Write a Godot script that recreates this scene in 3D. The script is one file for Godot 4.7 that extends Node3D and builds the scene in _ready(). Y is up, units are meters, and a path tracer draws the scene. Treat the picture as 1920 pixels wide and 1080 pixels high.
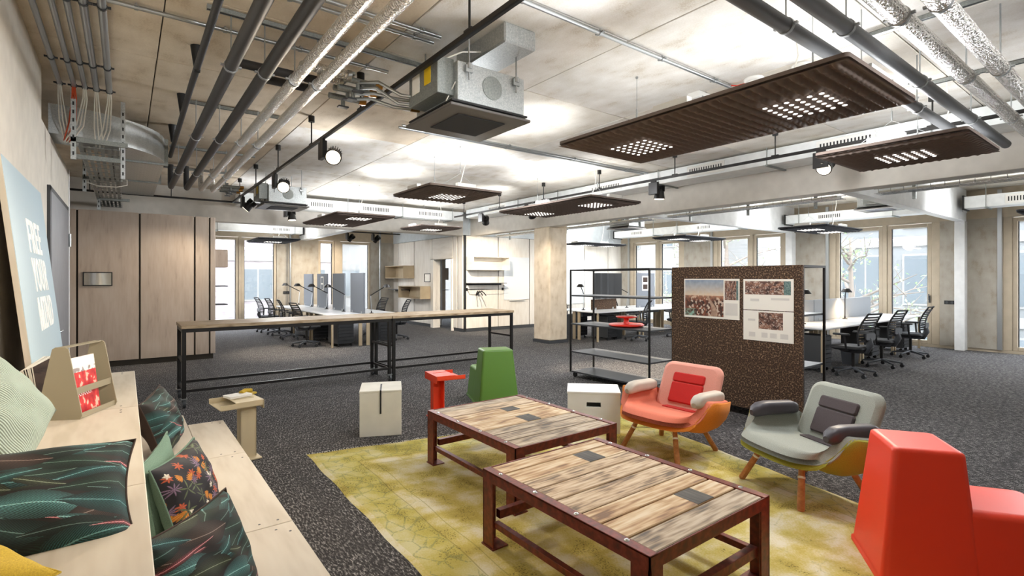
extends Node3D

# ---------------------------------------------------------------- mesh builder
class MB:
	var v := PackedVector3Array()
	var n := PackedVector3Array()
	var t := PackedVector2Array()
	var ix := PackedInt32Array()
	var off := Vector2.ZERO

	func quad(a: Vector3, b: Vector3, c: Vector3, d: Vector3, nn: Vector3, ua := Vector2.ZERO, ub := Vector2.ZERO, uc := Vector2.ZERO, ud := Vector2.ZERO) -> void:
		var s := v.size()
		v.append_array([a, b, c, d]); n.append_array([nn, nn, nn, nn])
		t.append_array([ua + off, ub + off, uc + off, ud + off])
		if (b - a).cross(c - a).dot(nn) > 0.0: ix.append_array([s, s + 2, s + 1, s, s + 3, s + 2])
		else: ix.append_array([s, s + 1, s + 2, s, s + 2, s + 3])

	func tri(a: Vector3, b: Vector3, c: Vector3, nn: Vector3) -> void:
		var s := v.size()
		v.append_array([a, b, c]); n.append_array([nn, nn, nn]); t.append_array([off, off, off])
		if (b - a).cross(c - a).dot(nn) > 0.0: ix.append_array([s, s + 2, s + 1])
		else: ix.append_array([s, s + 1, s + 2])

	# chamfered box; uv in metres, u along the longest side
	func box(c: Vector3, s: Vector3, b := Basis(), bev := 0.0) -> MB:
		var h := s * 0.5
		bev = minf(bev, minf(h.x, minf(h.y, h.z)) * 0.45)
		var la := 0
		if s.y > s[la]: la = 1
		if s.z > s[la]: la = 2
		for k in 3:
			var p := (k + 1) % 3
			var q := (k + 2) % 3
			for sg in [-1.0, 1.0]:
				var pts := []
				var uvs := []
				for e in [[-1.0, -1.0], [1.0, -1.0], [1.0, 1.0], [-1.0, 1.0]]:
					var l := Vector3.ZERO
					l[k] = sg * h[k]; l[p] = e[0] * (h[p] - bev); l[q] = e[1] * (h[q] - bev)
					pts.append(c + b * l)
					var uv := Vector2(l[p], l[q])
					if q == la: uv = Vector2(l[q], l[p])
					uvs.append(uv)
				var nn := Vector3.ZERO
				nn[k] = sg
				quad(pts[0], pts[1], pts[2], pts[3], (b * nn).normalized(), uvs[0], uvs[1], uvs[2], uvs[3])
		if bev > 0.0:
			for r in 3:
				var p := (r + 1) % 3
				var q := (r + 2) % 3
				for sp in [-1.0, 1.0]:
					for sq in [-1.0, 1.0]:
						var pts := []
						for e in [[0, -1.0], [0, 1.0], [1, 1.0], [1, -1.0]]:
							var l := Vector3.ZERO
							l[r] = e[1] * (h[r] - bev)
							l[p] = sp * (h[p] - (bev if e[0] == 1 else 0.0))
							l[q] = sq * (h[q] - (bev if e[0] == 0 else 0.0))
							pts.append(c + b * l)
						var nn := Vector3.ZERO
						nn[p] = sp; nn[q] = sq
						quad(pts[0], pts[1], pts[2], pts[3], (b * nn).normalized())
			for sx in [-1.0, 1.0]:
				for sy in [-1.0, 1.0]:
					for sz in [-1.0, 1.0]:
						var g := Vector3(sx, sy, sz)
						var a1 := g * (h - Vector3(0, bev, bev))
						var a2 := g * (h - Vector3(bev, 0, bev))
						var a3 := g * (h - Vector3(bev, bev, 0))
						tri(c + b * a1, c + b * a2, c + b * a3, (b * g).normalized())
		return self

	func span(a: Vector3, c: Vector3, bev := 0.0) -> MB:
		return box((a + c) * 0.5, (c - a).abs(), Basis(), bev)

	# square bar from a to b
	func bar(a: Vector3, b: Vector3, w: float, hh: float, bev := 0.0) -> MB:
		var z := (b - a).normalized()
		var up := Vector3.UP if absf(z.y) < 0.98 else Vector3.BACK
		var x := up.cross(z).normalized()
		var y := z.cross(x)
		return box((a + b) * 0.5, Vector3(w, hh, a.distance_to(b)), Basis(x, y, z), bev)

	# stack of rings (each a closed loop of the same number of points) with smooth sides and flat caps
	func loft(rings: Array, cap0 := true, cap1 := true, closed := true) -> MB:
		var s := v.size()
		var m: int = rings[0].size()
		var i0 := ix.size()
		for r in rings.size():
			for k in m:
				v.append(rings[r][k]); n.append(Vector3.ZERO)
				t.append(Vector2(float(k) / m, float(r) / maxf(1.0, rings.size() - 1)))
		for r in rings.size() - 1:
			for k in (m if closed else m - 1):
				var a := s + r * m + k
				var b := s + r * m + (k + 1) % m
				ix.append_array([a, a + m, b, b, a + m, b + m])
		fix(i0)
		for e in [[cap0, 0], [cap1, rings.size() - 1]]:
			if not e[0]: continue
			var ring: Array = Array(rings[e[1]])
			var other: Array = Array(rings[1 if e[1] == 0 else rings.size() - 2])
			var mid := Vector3.ZERO
			var om := Vector3.ZERO
			for p in ring: mid += p / m
			for p in other: om += p / m
			var nn := Vector3.ZERO
			for k in m: nn += (ring[k] - mid).cross(ring[(k + 1) % m] - mid)
			nn = nn.normalized()
			if nn.dot(mid - om) < 0.0: nn = -nn
			for k in m: tri(mid, ring[k], ring[(k + 1) % m], nn)
		return self

	func fix(i0: int) -> void:
		for k in range(i0, ix.size(), 3):
			var a := v[ix[k]]
			var fn := -(v[ix[k + 1]] - a).cross(v[ix[k + 2]] - a)
			for e in 3: n[ix[k + e]] += fn
		for k in range(i0, ix.size()):
			if n[ix[k]].length() > 1e-12: n[ix[k]] = n[ix[k]].normalized()
			else: n[ix[k]] = Vector3.UP

	func tube(pts: Array, r: float, seg := 10, caps := true, rr := []) -> MB:
		var rings := []
		var ref := Vector3.UP
		var d0: Vector3 = (pts[1] - pts[0]).normalized()
		if absf(d0.y) > 0.95: ref = Vector3.RIGHT
		var x := ref.cross(d0).normalized()
		for k in pts.size():
			var d: Vector3
			if k == 0: d = (pts[1] - pts[0]).normalized()
			elif k == pts.size() - 1: d = (pts[k] - pts[k - 1]).normalized()
			else: d = ((pts[k + 1] - pts[k]).normalized() + (pts[k] - pts[k - 1]).normalized()).normalized()
			x = (x - d * x.dot(d)).normalized()
			var y := d.cross(x)
			var ring := []
			var q: float = r if rr.is_empty() else rr[k]
			for e in seg:
				var a := TAU * e / seg
				ring.append(pts[k] + (x * cos(a) + y * sin(a)) * q)
			rings.append(ring)
		return loft(rings, caps, caps)

	func cyl(a: Vector3, b: Vector3, r1: float, r2 := -1.0, seg := 14) -> MB:
		return tube([a, b], r1, seg, true, [r1, r1 if r2 < 0.0 else r2])

	# profile of [radius, height] round the y axis through o
	func lathe(o: Vector3, prof: Array, seg := 24, b := Basis()) -> MB:
		var rings := []
		for p in prof:
			var ring := []
			for e in seg:
				var a := TAU * e / seg
				ring.append(o + b * Vector3(cos(a) * p[0], p[1], sin(a) * p[0]))
			rings.append(ring)
		return loft(rings)

	# rings of rounded rectangles: [half x, half z, corner radius, y, centre x, centre z]
	func rloft(rings: Array, xf := Transform3D(), cs := 5) -> MB:
		var out := []
		for r in rings:
			var ring := []
			for q in 4:
				for e in cs + 1:
					var a: float = PI / 2 * (q + float(e) / cs)
					var sx := 1.0 if q == 0 or q == 3 else -1.0
					var sz := 1.0 if q < 2 else -1.0
					ring.append(xf * Vector3(r[4] + sx * (r[0] - r[2]) + cos(a) * r[2], r[3], r[5] + sz * (r[1] - r[2]) + sin(a) * r[2]))
			out.append(ring)
		return loft(out)

	# polygon in x, y extruded along z by depth (centred), placed by xf
	func prism(poly: PackedVector2Array, depth: float, xf := Transform3D()) -> MB:
		var id := Geometry2D.triangulate_polygon(poly)
		for sg in [-1.0, 1.0]:
			for k in range(0, id.size(), 3):
				var q := []
				for e in 3:
					var p := poly[id[k + e]]
					q.append(xf * Vector3(p.x, p.y, sg * depth * 0.5))
				var s := v.size()
				tri(q[0], q[1], q[2], (xf.basis * Vector3(0, 0, sg)).normalized())
				for e in 3: t[s + e] = poly[id[k + e]] + off
		var cw := 1.0 if Geometry2D.is_polygon_clockwise(poly) else -1.0
		for k in poly.size():
			var a := poly[k]
			var b := poly[(k + 1) % poly.size()]
			var e := (b - a).normalized()
			var nn := Vector3(-e.y, e.x, 0) * cw
			quad(xf * Vector3(a.x, a.y, -depth / 2), xf * Vector3(b.x, b.y, -depth / 2), xf * Vector3(b.x, b.y, depth / 2), xf * Vector3(a.x, a.y, depth / 2), (xf.basis * nn).normalized(), Vector2(0, a.y), Vector2(0, b.y), Vector2(depth, b.y), Vector2(depth, a.y))
		return self

	# smooth sheet f(u, v) with u, v in 0..1
	func sheet(nu: int, nv: int, f: Callable) -> MB:
		var s := v.size()
		var i0 := ix.size()
		for a in nu + 1:
			for b in nv + 1:
				v.append(f.call(float(a) / nu, float(b) / nv)); n.append(Vector3.ZERO)
				t.append(Vector2(float(a) / nu, float(b) / nv))
		for a in nu:
			for b in nv:
				var p := s + a * (nv + 1) + b
				ix.append_array([p, p + 1, p + nv + 1, p + 1, p + nv + 2, p + nv + 1])
		fix(i0)
		return self

	func mesh() -> ArrayMesh:
		var arr := []
		arr.resize(Mesh.ARRAY_MAX)
		arr[Mesh.ARRAY_VERTEX] = v; arr[Mesh.ARRAY_NORMAL] = n; arr[Mesh.ARRAY_TEX_UV] = t; arr[Mesh.ARRAY_INDEX] = ix
		var m := ArrayMesh.new()
		m.add_surface_from_arrays(Mesh.PRIMITIVE_TRIANGLES, arr)
		return m

# ---------------------------------------------------------------- scene helpers
var M := {}
var used := {}
var rng := RandomNumberGenerator.new()

func numbered(base: String) -> String:
	var k: int = used.get(base, 0)
	used[base] = k + 1
	return base if k == 0 else "%s_%03d" % [base, k]

func thing(called: String, label: String, category: String, at := Vector3.ZERO, turn := 0.0, group := "") -> Node3D:
	var o := Node3D.new()
	o.name = numbered(called)
	add_child(o)
	o.position = at
	o.rotation.y = turn
	o.set_meta("label", label)
	o.set_meta("category", category)
	if group != "": o.set_meta("group", group)
	return o

func struct(called: String) -> Node3D:
	var o := Node3D.new()
	o.name = numbered(called)
	add_child(o)
	o.set_meta("kind", "structure")
	return o

func part(called: String, mb: MB, mat: Material, parent: Node, at := Vector3.ZERO) -> MeshInstance3D:
	return piece(called, mb.mesh(), mat, parent, at)

func piece(called: String, mesh: Mesh, mat: Material, parent: Node, at := Vector3.ZERO) -> MeshInstance3D:
	var o := MeshInstance3D.new()
	o.name = called
	o.mesh = mesh
	o.material_override = mat
	o.position = at
	parent.add_child(o, true)
	return o

func copy(o: Node3D, base: String, label: String, at: Vector3, turn: float, group := "") -> Node3D:
	var c: Node3D = o.duplicate()
	c.name = numbered(base)
	add_child(c)
	c.position = at
	c.rotation.y = turn
	c.set_meta("label", label)
	if group != "": c.set_meta("group", group)
	return c

# ---------------------------------------------------------------- textures and materials
func nimg(sd: int, freq: float, w: int, h: int, kind := FastNoiseLite.TYPE_SIMPLEX_SMOOTH, oct := 3) -> Image:
	var f := FastNoiseLite.new()
	f.seed = sd
	f.frequency = freq
	f.noise_type = kind
	f.fractal_octaves = oct
	if oct == 1: f.fractal_type = FastNoiseLite.FRACTAL_NONE
	var im := f.get_seamless_image(w, h)
	im.convert(Image.FORMAT_L8)
	return im

func stretched(sd: int, freq: float, w: int, h: int, tw: int, th: int, oct := 3) -> Image:
	var im := nimg(sd, freq, w, h, FastNoiseLite.TYPE_SIMPLEX_SMOOTH, oct)
	im.resize(tw, th, Image.INTERPOLATE_CUBIC)
	return im

func blend(ims: Array, ws: Array, k := 0.0) -> PackedByteArray:
	var datas := []
	for im in ims: datas.append(im.get_data())
	var sz: int = datas[0].size()
	var out := PackedByteArray()
	out.resize(sz)
	var m := datas.size()
	for p in sz:
		var x := k
		for e in m: x += datas[e][p] * ws[e]
		out[p] = clampi(int(x), 0, 255)
	return spread(out)

# stretch to the full range, 1 percent cut at both ends
func spread(d: PackedByteArray) -> PackedByteArray:
	var hist := PackedInt32Array()
	hist.resize(256)
	for p in d.size(): hist[d[p]] += 1
	var lo := 0
	var hi := 255
	var acc := 0
	while acc < d.size() / 100: acc += hist[lo]; lo += 1
	acc = 0
	while acc < d.size() / 100: acc += hist[hi]; hi -= 1
	var lut := PackedByteArray()
	for k in 256: lut.append(clampi(int(255.0 * (k - lo) / maxf(1.0, hi - lo)), 0, 255))
	for p in d.size(): d[p] = lut[d[p]]
	return d

func ramp(data: PackedByteArray, w: int, h: int, stops: Array) -> ImageTexture:
	var lut := PackedByteArray()
	for k in 256:
		var x := k / 255.0
		var c: Color = stops[stops.size() - 1][1]
		for s in stops.size() - 1:
			if x <= stops[s + 1][0]:
				c = stops[s][1].lerp(stops[s + 1][1], clampf((x - stops[s][0]) / maxf(1e-5, stops[s + 1][0] - stops[s][0]), 0, 1))
				break
		lut.append_array([int(c.r * 255), int(c.g * 255), int(c.b * 255)])
	var out := PackedByteArray()
	out.resize(w * h * 3)
	for p in w * h:
		var q := data[p] * 3
		out[p * 3] = lut[q]; out[p * 3 + 1] = lut[q + 1]; out[p * 3 + 2] = lut[q + 2]
	return tex(Image.create_from_data(w, h, false, Image.FORMAT_RGB8, out))

func tex(im: Image) -> ImageTexture:
	return ImageTexture.create_from_image(im)

func mat(called: String, col: Color, rough := 0.6, metal := 0.0, t: Texture2D = null, scale := 0.0, bump: Texture2D = null, bump_cm := 0.1) -> StandardMaterial3D:
	var m := StandardMaterial3D.new()
	m.resource_name = called
	m.albedo_color = col
	m.roughness = rough
	m.metallic = metal
	m.albedo_texture = t
	if bump:
		m.heightmap_enabled = true
		m.heightmap_texture = bump
		m.heightmap_scale = bump_cm
	if scale > 0.0:
		m.uv1_triplanar = true
		m.uv1_world_triplanar = true
		m.uv1_scale = Vector3.ONE * scale
	elif scale < 0.0:
		m.uv1_scale = Vector3.ONE * -scale
	M[called] = m
	return m

func glow(called: String, col: Color, energy: float) -> StandardMaterial3D:
	var m := mat(called, Color(0.9, 0.9, 0.9), 0.5)
	m.emission_enabled = true
	m.emission = col
	m.emission_energy_multiplier = energy
	return m

func spot(parent: Node3D, at: Vector3, to: Vector3, e: float, col: Color, ang := 30.0, sz := 0.05) -> void:
	var l := SpotLight3D.new()
	parent.add_child(l)
	l.name = "spot_beam"
	l.look_at_from_position(at, to, Vector3.UP if absf((to - at).normalized().y) < 0.99 else Vector3.RIGHT)
	l.light_energy = e
	l.light_color = col
	l.spot_angle = ang
	l.spot_angle_attenuation = 0.8
	l.light_size = sz
	l.spot_range = 30.0
	l.spot_attenuation = 2.0
	l.shadow_enabled = true

func area(parent: Node3D, at: Vector3, up: bool, sx: float, sz: float, e: float, col: Color) -> void:
	var l := AreaLight3D.new()
	l.name = "area_light"
	parent.add_child(l)
	l.position = at
	l.rotation.x = PI / 2 if up else -PI / 2
	l.area_size = Vector2(sx, sz)
	l.light_energy = e
	l.light_color = col
	l.area_range = 30.0
	l.area_attenuation = 2.0
	l.shadow_enabled = true

func C(h: String) -> Color:
	return Color.html(h)

func cell(sd: int, freq: float, w: int, h: int, ret: int) -> Image:
	var f := FastNoiseLite.new()
	f.seed = sd
	f.frequency = freq
	f.noise_type = FastNoiseLite.TYPE_CELLULAR
	f.fractal_type = FastNoiseLite.FRACTAL_NONE
	f.cellular_return_type = ret
	var im := f.get_seamless_image(w, h)
	im.convert(Image.FORMAT_L8)
	return im

func make_materials() -> void:
	# carpet: short streaks and specks of light yarn in dark pile
	var c1 := stretched(3, 0.13, 1024, 300, 1024, 1024, 1)
	var c2 := nimg(5, 0.2, 1024, 1024, FastNoiseLite.TYPE_SIMPLEX, 1)
	var c3 := nimg(6, 0.012, 1024, 1024)
	var cb := blend([c1, c2, c3], [0.55, 0.45, 0.1])
	var cim := tex(Image.create_from_data(1024, 1024, false, Image.FORMAT_L8, cb))
	mat("carpet", Color.WHITE, 0.95, 0.0, ramp(cb, 1024, 1024, [[0.0, C("181617")], [0.4, C("282627")], [0.58, C("434041")], [0.77, C("6f6c6b")], [0.95, C("b0aca9")]]), 0.5, cim, 0.25)
	# concrete
	var k1 := nimg(11, 0.006, 1024, 1024, FastNoiseLite.TYPE_SIMPLEX_SMOOTH, 5)
	var k2 := stretched(12, 0.03, 512, 160, 1024, 1024, 4)
	var k3 := nimg(13, 0.12, 1024, 1024, FastNoiseLite.TYPE_SIMPLEX, 2)
	var kb := blend([k1, k2, k3], [0.5, 0.3, 0.2])
	var kim := tex(Image.create_from_data(1024, 1024, false, Image.FORMAT_L8, kb))
	var ct := ramp(kb, 1024, 1024, [[0.0, C("d2c9bc")], [0.08, C("dbd4c9")], [0.3, C("e3ded6")], [0.7, C("eae6e0")], [1.0, C("f0ede8")]])
	mat("ceiling_concrete", C("ffffff"), 0.85, 0.0, ct, 0.4, kim, 0.08)
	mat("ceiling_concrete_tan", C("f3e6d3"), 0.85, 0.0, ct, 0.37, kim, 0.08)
	mat("ceiling_concrete_pale", C("fffdf8"), 0.85, 0.0, ct, 0.33, kim, 0.08)
	mat("wall_concrete", C("b7b3ab"), 0.85, 0.0, ct, 0.45, kim, 0.1)
	mat("column_concrete", C("eee2d0"), 0.85, 0.0, ct, 0.5, kim, 0.06)
	mat("joint", C("3a342c"), 0.9)
	# fine even noise for paint, plaster, metal
	var f1 := nimg(21, 0.02, 256, 256)
	var fine := ramp(f1.get_data(), 256, 256, [[0.0, C("f0f0f0")], [1.0, C("ffffff")]])
	mat("wall_paint", C("e4ddd1"), 0.8, 0.0, fine, 0.8)
	mat("beam_paint", C("d2ccc2"), 0.75, 0.0, fine, 0.8)
	mat("white_paint", C("eceded"), 0.6, 0.0, fine, 0.8)
	mat("cool_paint", C("cfd6da"), 0.7, 0.0, fine, 0.8)
	mat("frame_beige", C("b9ab95"), 0.5, 0.0, fine, 0.8)
	mat("door_grey", C("8b8c90"), 0.5, 0.0, fine, 0.8)
	mat("black_metal", C("1d1b1a"), 0.42, 0.3)
	mat("black_plastic", C("17181a"), 0.5)
	mat("dark_grey", C("3b3d40"), 0.5)
	mat("pipe_grey", C("3c3b3c"), 0.55)
	mat("pipe_grey_light", C("6a6c70"), 0.5)
	mat("chair_black", C("1b1c1f"), 0.6)
	mat("chair_frame", C("4a4d52"), 0.45)
	mat("chrome", C("d0d2d4"), 0.2, 1.0)
	mat("steel", C("aeb1b2"), 0.36, 0.9)
	mat("brass", C("a87b3e"), 0.35, 1.0)
	mat("white_plastic", C("ecebe6"), 0.4)
	mat("cable_white", C("e6e2d8"), 0.5)
	mat("cable_orange", C("d4522a"), 0.5)
	mat("yellow_label", C("e8c21c"), 0.5)
	mat("paper", C("f1ede4"), 0.7)
	mat("ink", C("23201f"), 0.7)
	# galvanised steel with spangle
	var g1 := cell(31, 0.05, 512, 512, FastNoiseLite.RETURN_CELL_VALUE)
	var gt := ramp(g1.get_data(), 512, 512, [[0.0, C("adb2b3")], [0.5, C("b9bdbd")], [1.0, C("c8cbca")]])
	mat("galvanised", C("ffffff"), 0.42, 0.7, gt, 5.0)
	mat("galvanised_dull", C("c9cac6"), 0.5, 0.55, gt, 5.0)
	mat("duct_white", C("f0f3f3"), 0.45, 0.2, fine, 1.0)
	# foil lagging
	var o1 := nimg(33, 0.035, 512, 512, FastNoiseLite.TYPE_CELLULAR, 3)
	mat("foil", C("e4e2de"), 0.26, 0.95, null, 3.0, tex(o1), 2.2)
	# pale plywood and lime washed panels
	var w1 := stretched(41, 0.02, 96, 512, 1024, 1024, 4)
	var w2 := stretched(42, 0.09, 64, 512, 1024, 1024, 2)
	var wb := blend([w1, w2], [0.7, 0.3])
	mat("plywood", C("ffffff"), 0.6, 0.0, ramp(wb, 1024, 1024, [[0.0, C("beb3a1")], [0.3, C("c6bbab")], [0.5, C("cac0b0")], [1.0, C("cfc6b7")]]), -0.5)
	mat("limed_panel", C("ffffff"), 0.65, 0.0, ramp(wb, 1024, 1024, [[0.0, C("ab9a8a")], [0.06, C("b2a191")], [0.4, C("b8a797")], [1.0, C("bfb0a1")]]), -0.5)
	mat("pale_panel", C("ffffff"), 0.65, 0.0, ramp(wb, 1024, 1024, [[0.0, C("d5cec3")], [0.4, C("dcd6cc")], [1.0, C("e2ddd4")]]), -0.5)
	mat("oak_top", C("ffffff"), 0.5, 0.0, ramp(wb, 1024, 1024, [[0.0, C("7d6650")], [0.4, C("a08869")], [0.6, C("af997a")], [1.0, C("c0ac90")]]), -1.2)
	mat("wood_box", C("b3a184"), 0.6, 0.0, fine, 0.8)
	mat("leg_wood", C("ffffff"), 0.5, 0.0, ramp(wb, 1024, 1024, [[0.0, C("a86c3a")], [0.5, C("b87a43")], [1.0, C("c68a52")]]), -1.0)
	# reclaimed boards, three tones
	var r2 := stretched(44, 0.012, 128, 512, 512, 512, 5)
	var r3 := nimg(45, 0.01, 512, 512, FastNoiseLite.TYPE_SIMPLEX_SMOOTH, 4)
	var r4 := stretched(46, 0.07, 48, 512, 512, 512, 2)
	var rb := blend([r2, r3, r4], [0.35, 0.15, 0.5])
	var rbt := tex(Image.create_from_data(512, 512, false, Image.FORMAT_L8, rb))
	mat("reclaimed_a", C("ffffff"), 0.6, 0.0, ramp(rb, 512, 512, [[0.0, C("6b5844")], [0.2, C("947a5e")], [0.45, C("ba9f7e")], [0.7, C("cbb394")], [1.0, C("d8c5a9")]]), -1.3, rbt, 0.15)
	mat("reclaimed_b", C("ffffff"), 0.6, 0.0, ramp(rb, 512, 512, [[0.0, C("5c5046")], [0.25, C("86745f")], [0.5, C("a6927a")], [0.7, C("b8a68e")], [1.0, C("c6b7a2")]]), -1.1, rbt, 0.15)
	mat("reclaimed_c", C("ffffff"), 0.6, 0.0, ramp(rb, 512, 512, [[0.0, C("7d5c3f")], [0.2, C("a9835a")], [0.5, C("c6a67e")], [0.75, C("d6bf9b")], [1.0, C("dfcdb0")]]), -0.9, rbt, 0.15)
	mat("reclaimed_patch", C("58524c"), 0.6, 0.0, ramp(rb, 512, 512, [[0.0, C("8a8a8a")], [1.0, C("ffffff")]]), -1.3)
	# rusty red lacquer on the coffee tables
	var s1 := nimg(47, 0.02, 512, 512, FastNoiseLite.TYPE_SIMPLEX_SMOOTH, 5)
	mat("rust_red", C("ffffff"), 0.4, 0.2, ramp(s1.get_data(), 512, 512, [[0.0, C("4a2a22")], [0.3, C("63291f")], [0.5, C("702d21")], [0.7, C("7a3426")], [1.0, C("864234")]]), 2.0)
	# cork board and chip boards
	var q1 := nimg(51, 0.16, 512, 512, FastNoiseLite.TYPE_CELLULAR, 2)
	var q2 := nimg(52, 0.3, 512, 512, FastNoiseLite.TYPE_SIMPLEX, 1)
	var qb := blend([q1, q2], [0.6, 0.45])
	mat("cork", C("ffffff"), 0.9, 0.0, ramp(qb, 512, 512, [[0.0, C("1f150f")], [0.35, C("38281d")], [0.62, C("564030")], [0.84, C("84684e")], [1.0, C("bda488")]]), 0.72, tex(q1), 0.2)
	var ob1 := cell(53, 0.035, 512, 512, FastNoiseLite.RETURN_CELL_VALUE)
	var ob2 := stretched(54, 0.1, 256, 512, 512, 512, 2)
	mat("chip_board", C("ffffff"), 0.7, 0.0, ramp(blend([ob1, ob2], [0.6, 0.4]), 512, 512, [[0.15, C("8a6a3c")], [0.5, C("c29b62")], [0.85, C("e0c08a")]]), 2.2)
	# cloth
	var t1 := nimg(61, 0.35, 256, 256, FastNoiseLite.TYPE_SIMPLEX, 2)
	var tt := ramp(t1.get_data(), 256, 256, [[0.15, C("c4c4c4")], [0.85, C("ffffff")]])
	var tb := tex(t1)
	for e in [["felt_grey", "858a92"], ["felt_light", "b6bcc2"], ["cloth_pink", "efa694"], ["cloth_salmon", "f28468"], ["cloth_red", "d42a24"], ["cloth_orange", "f08c2c"], ["cloth_grey", "a9ada3"], ["cloth_olive", "a9a233"], ["cloth_dark", "5a5052"], ["cloth_green", "73917f"], ["cloth_brown", "42332c"], ["cloth_yellow", "d9b63c"]]:
		var m := mat(e[0], C(e[1]), 0.95, 0.0, tt, 2.4, tb, 0.06)
		m.uv1_world_triplanar = false
		m.rim_enabled = true
		m.rim = 0.25
	mat("leather_pale", C("bdb3a6"), 0.5, 0.0, fine, 2.0)
	mat("leather_dark", C("46434a"), 0.45, 0.0, fine, 2.0)
	mat("plastic_orange", C("ee3a17"), 0.42)
	mat("plastic_green", C("5d8a34"), 0.36)
	mat("lacquer_orange", C("ee4722"), 0.4)
	mat("lacquer_red", C("e0301e"), 0.35)
	mat("rack_olive", C("938a74"), 0.5)
	mat("table_beige", C("cdbd9c"), 0.5)
	mat("cube_white", C("e4e0d3"), 0.55, 0.0, fine, 1.0)
	mat("panel_brown", C("74665e"), 0.8)
	mat("plate_grey", C("6a6663"), 0.4, 0.3)
	mat("panel_charcoal", C("3a3c42"), 0.8)
	mat("desk_white", C("d9dadb"), 0.3)
	mat("board_blue", C("b2c6d0"), 0.6)
	mat("lettering_white", C("fdfdfb"), 0.6)
	mat("whiteboard", C("dde2e5"), 0.12)
	mat("mirror_glass", C("d9d6d0"), 0.06, 0.8)
	var gl := mat("glass", Color(0.93, 0.96, 0.97, 0.06), 0.02)
	gl.transparency = BaseMaterial3D.TRANSPARENCY_ALPHA
	# corduroy
	var rd := Image.create(64, 8, false, Image.FORMAT_L8)
	for x in 64:
		for y in 8: rd.set_pixel(x, y, Color.from_hsv(0, 0, 0.5 + 0.5 * sin(TAU * x / 16.0)))
	mat("corduroy", C("b4c2b3"), 0.9, 0.0, ramp(rd.get_data(), 64, 8, [[0.0, C("b8b8b8")], [0.6, C("ffffff")]]), -14.0, tex(rd), 0.25)
	# outside
	mat("render_white", C("777571"), 0.8, 0.0, fine, 0.3)
	mat("render_grey", C("5f6160"), 0.6, 0.0, fine, 0.3)
	mat("brick_far", C("ffffff"), 0.9, 0.0, ramp(stretched(71, 0.06, 64, 256, 256, 256, 3).get_data(), 256, 256, [[0.0, C("6a6061")], [0.5, C("7d7474")], [1.0, C("8d8584")]]), 0.35)
	mat("glass_far", C("555c60"), 0.1, 0.2)
	mat("street", C("c4c4c0"), 0.9, 0.0, fine, 0.2)
	mat("bark", C("6b5f54"), 0.9)
	var lf := mat("leaf", C("7f9a64"), 0.7)
	lf.backlight_enabled = true
	lf.backlight = C("5f7a45")
	glow("lamp_glow", Color(1.0, 0.93, 0.82), 1.6)
	glow("dot_glow", Color(1.0, 0.98, 0.95), 1.0)
	glow("uplight_glow", Color(1.0, 0.98, 0.94), 0.12)
	make_rug_texture()
	mat("leaf_print", C("ffffff"), 0.75, 0.0, leaf_print(7, 512), -1.0)
	mat("leaf_print_b", C("ffffff"), 0.75, 0.0, leaf_print(19, 512), -1.0)
	mat("flower_print", C("ffffff"), 0.75, 0.0, flower_print(512), -1.0)

func make_rug_texture() -> void:
	var w := 1024
	var a := nimg(81, 0.008, w, w, FastNoiseLite.TYPE_SIMPLEX_SMOOTH, 5).get_data()
	var b := stretched(82, 0.02, 256, 1024, w, w, 4).get_data()
	var e := cell(83, 0.03, w, w, FastNoiseLite.RETURN_DISTANCE2_SUB).get_data()
	var g := cell(85, 0.012, w, w, FastNoiseLite.RETURN_DISTANCE2_SUB).get_data()
	var fl := nimg(84, 0.2, w, w, FastNoiseLite.TYPE_SIMPLEX, 2).get_data()
	var cols := [C("8a7a36"), C("ae9c48"), C("c0af5c"), C("cfc390"), C("dad3ba")]
	var out := PackedByteArray()
	out.resize(w * w * 3)
	for y in w:
		for x in w:
			var p := y * w + x
			var k := (a[p] * 0.62 + b[p] * 0.3 + fl[p] * 0.16) / 255.0
			k = clampf((k - 0.17) / 0.6, 0.0, 0.999) * 4.0
			var i := int(k)
			var c: Color = cols[i].lerp(cols[i + 1], k - i)
			var d := mini(mini(x, w - 1 - x), mini(y, w - 1 - y))
			if d < 95 and d > 12:
				c = c.lerp(C("b3ad52"), 0.35)
				if e[p] < 18 and fl[p] > 105: c = c.lerp(C("6a7350"), 0.42)
			elif d >= 95 and g[p] < 7 and fl[p] > 130 and b[p] > 120: c = c.lerp(C("7d7b3c"), 0.3)
			if (d > 95 and d < 99) or (d > 128 and d < 131): c = c.lerp(C("75702f"), 0.4)
			if a[p] < 92 and fl[p] < 60: c = c.lerp(C("2e2f1c"), 0.55)
			out[p * 3] = int(c.r * 255); out[p * 3 + 1] = int(c.g * 255); out[p * 3 + 2] = int(c.b * 255)
	mat("rug", C("ffffff"), 0.95, 0.0, tex(Image.create_from_data(w, w, false, Image.FORMAT_RGB8, out)), -1.0)

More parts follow.
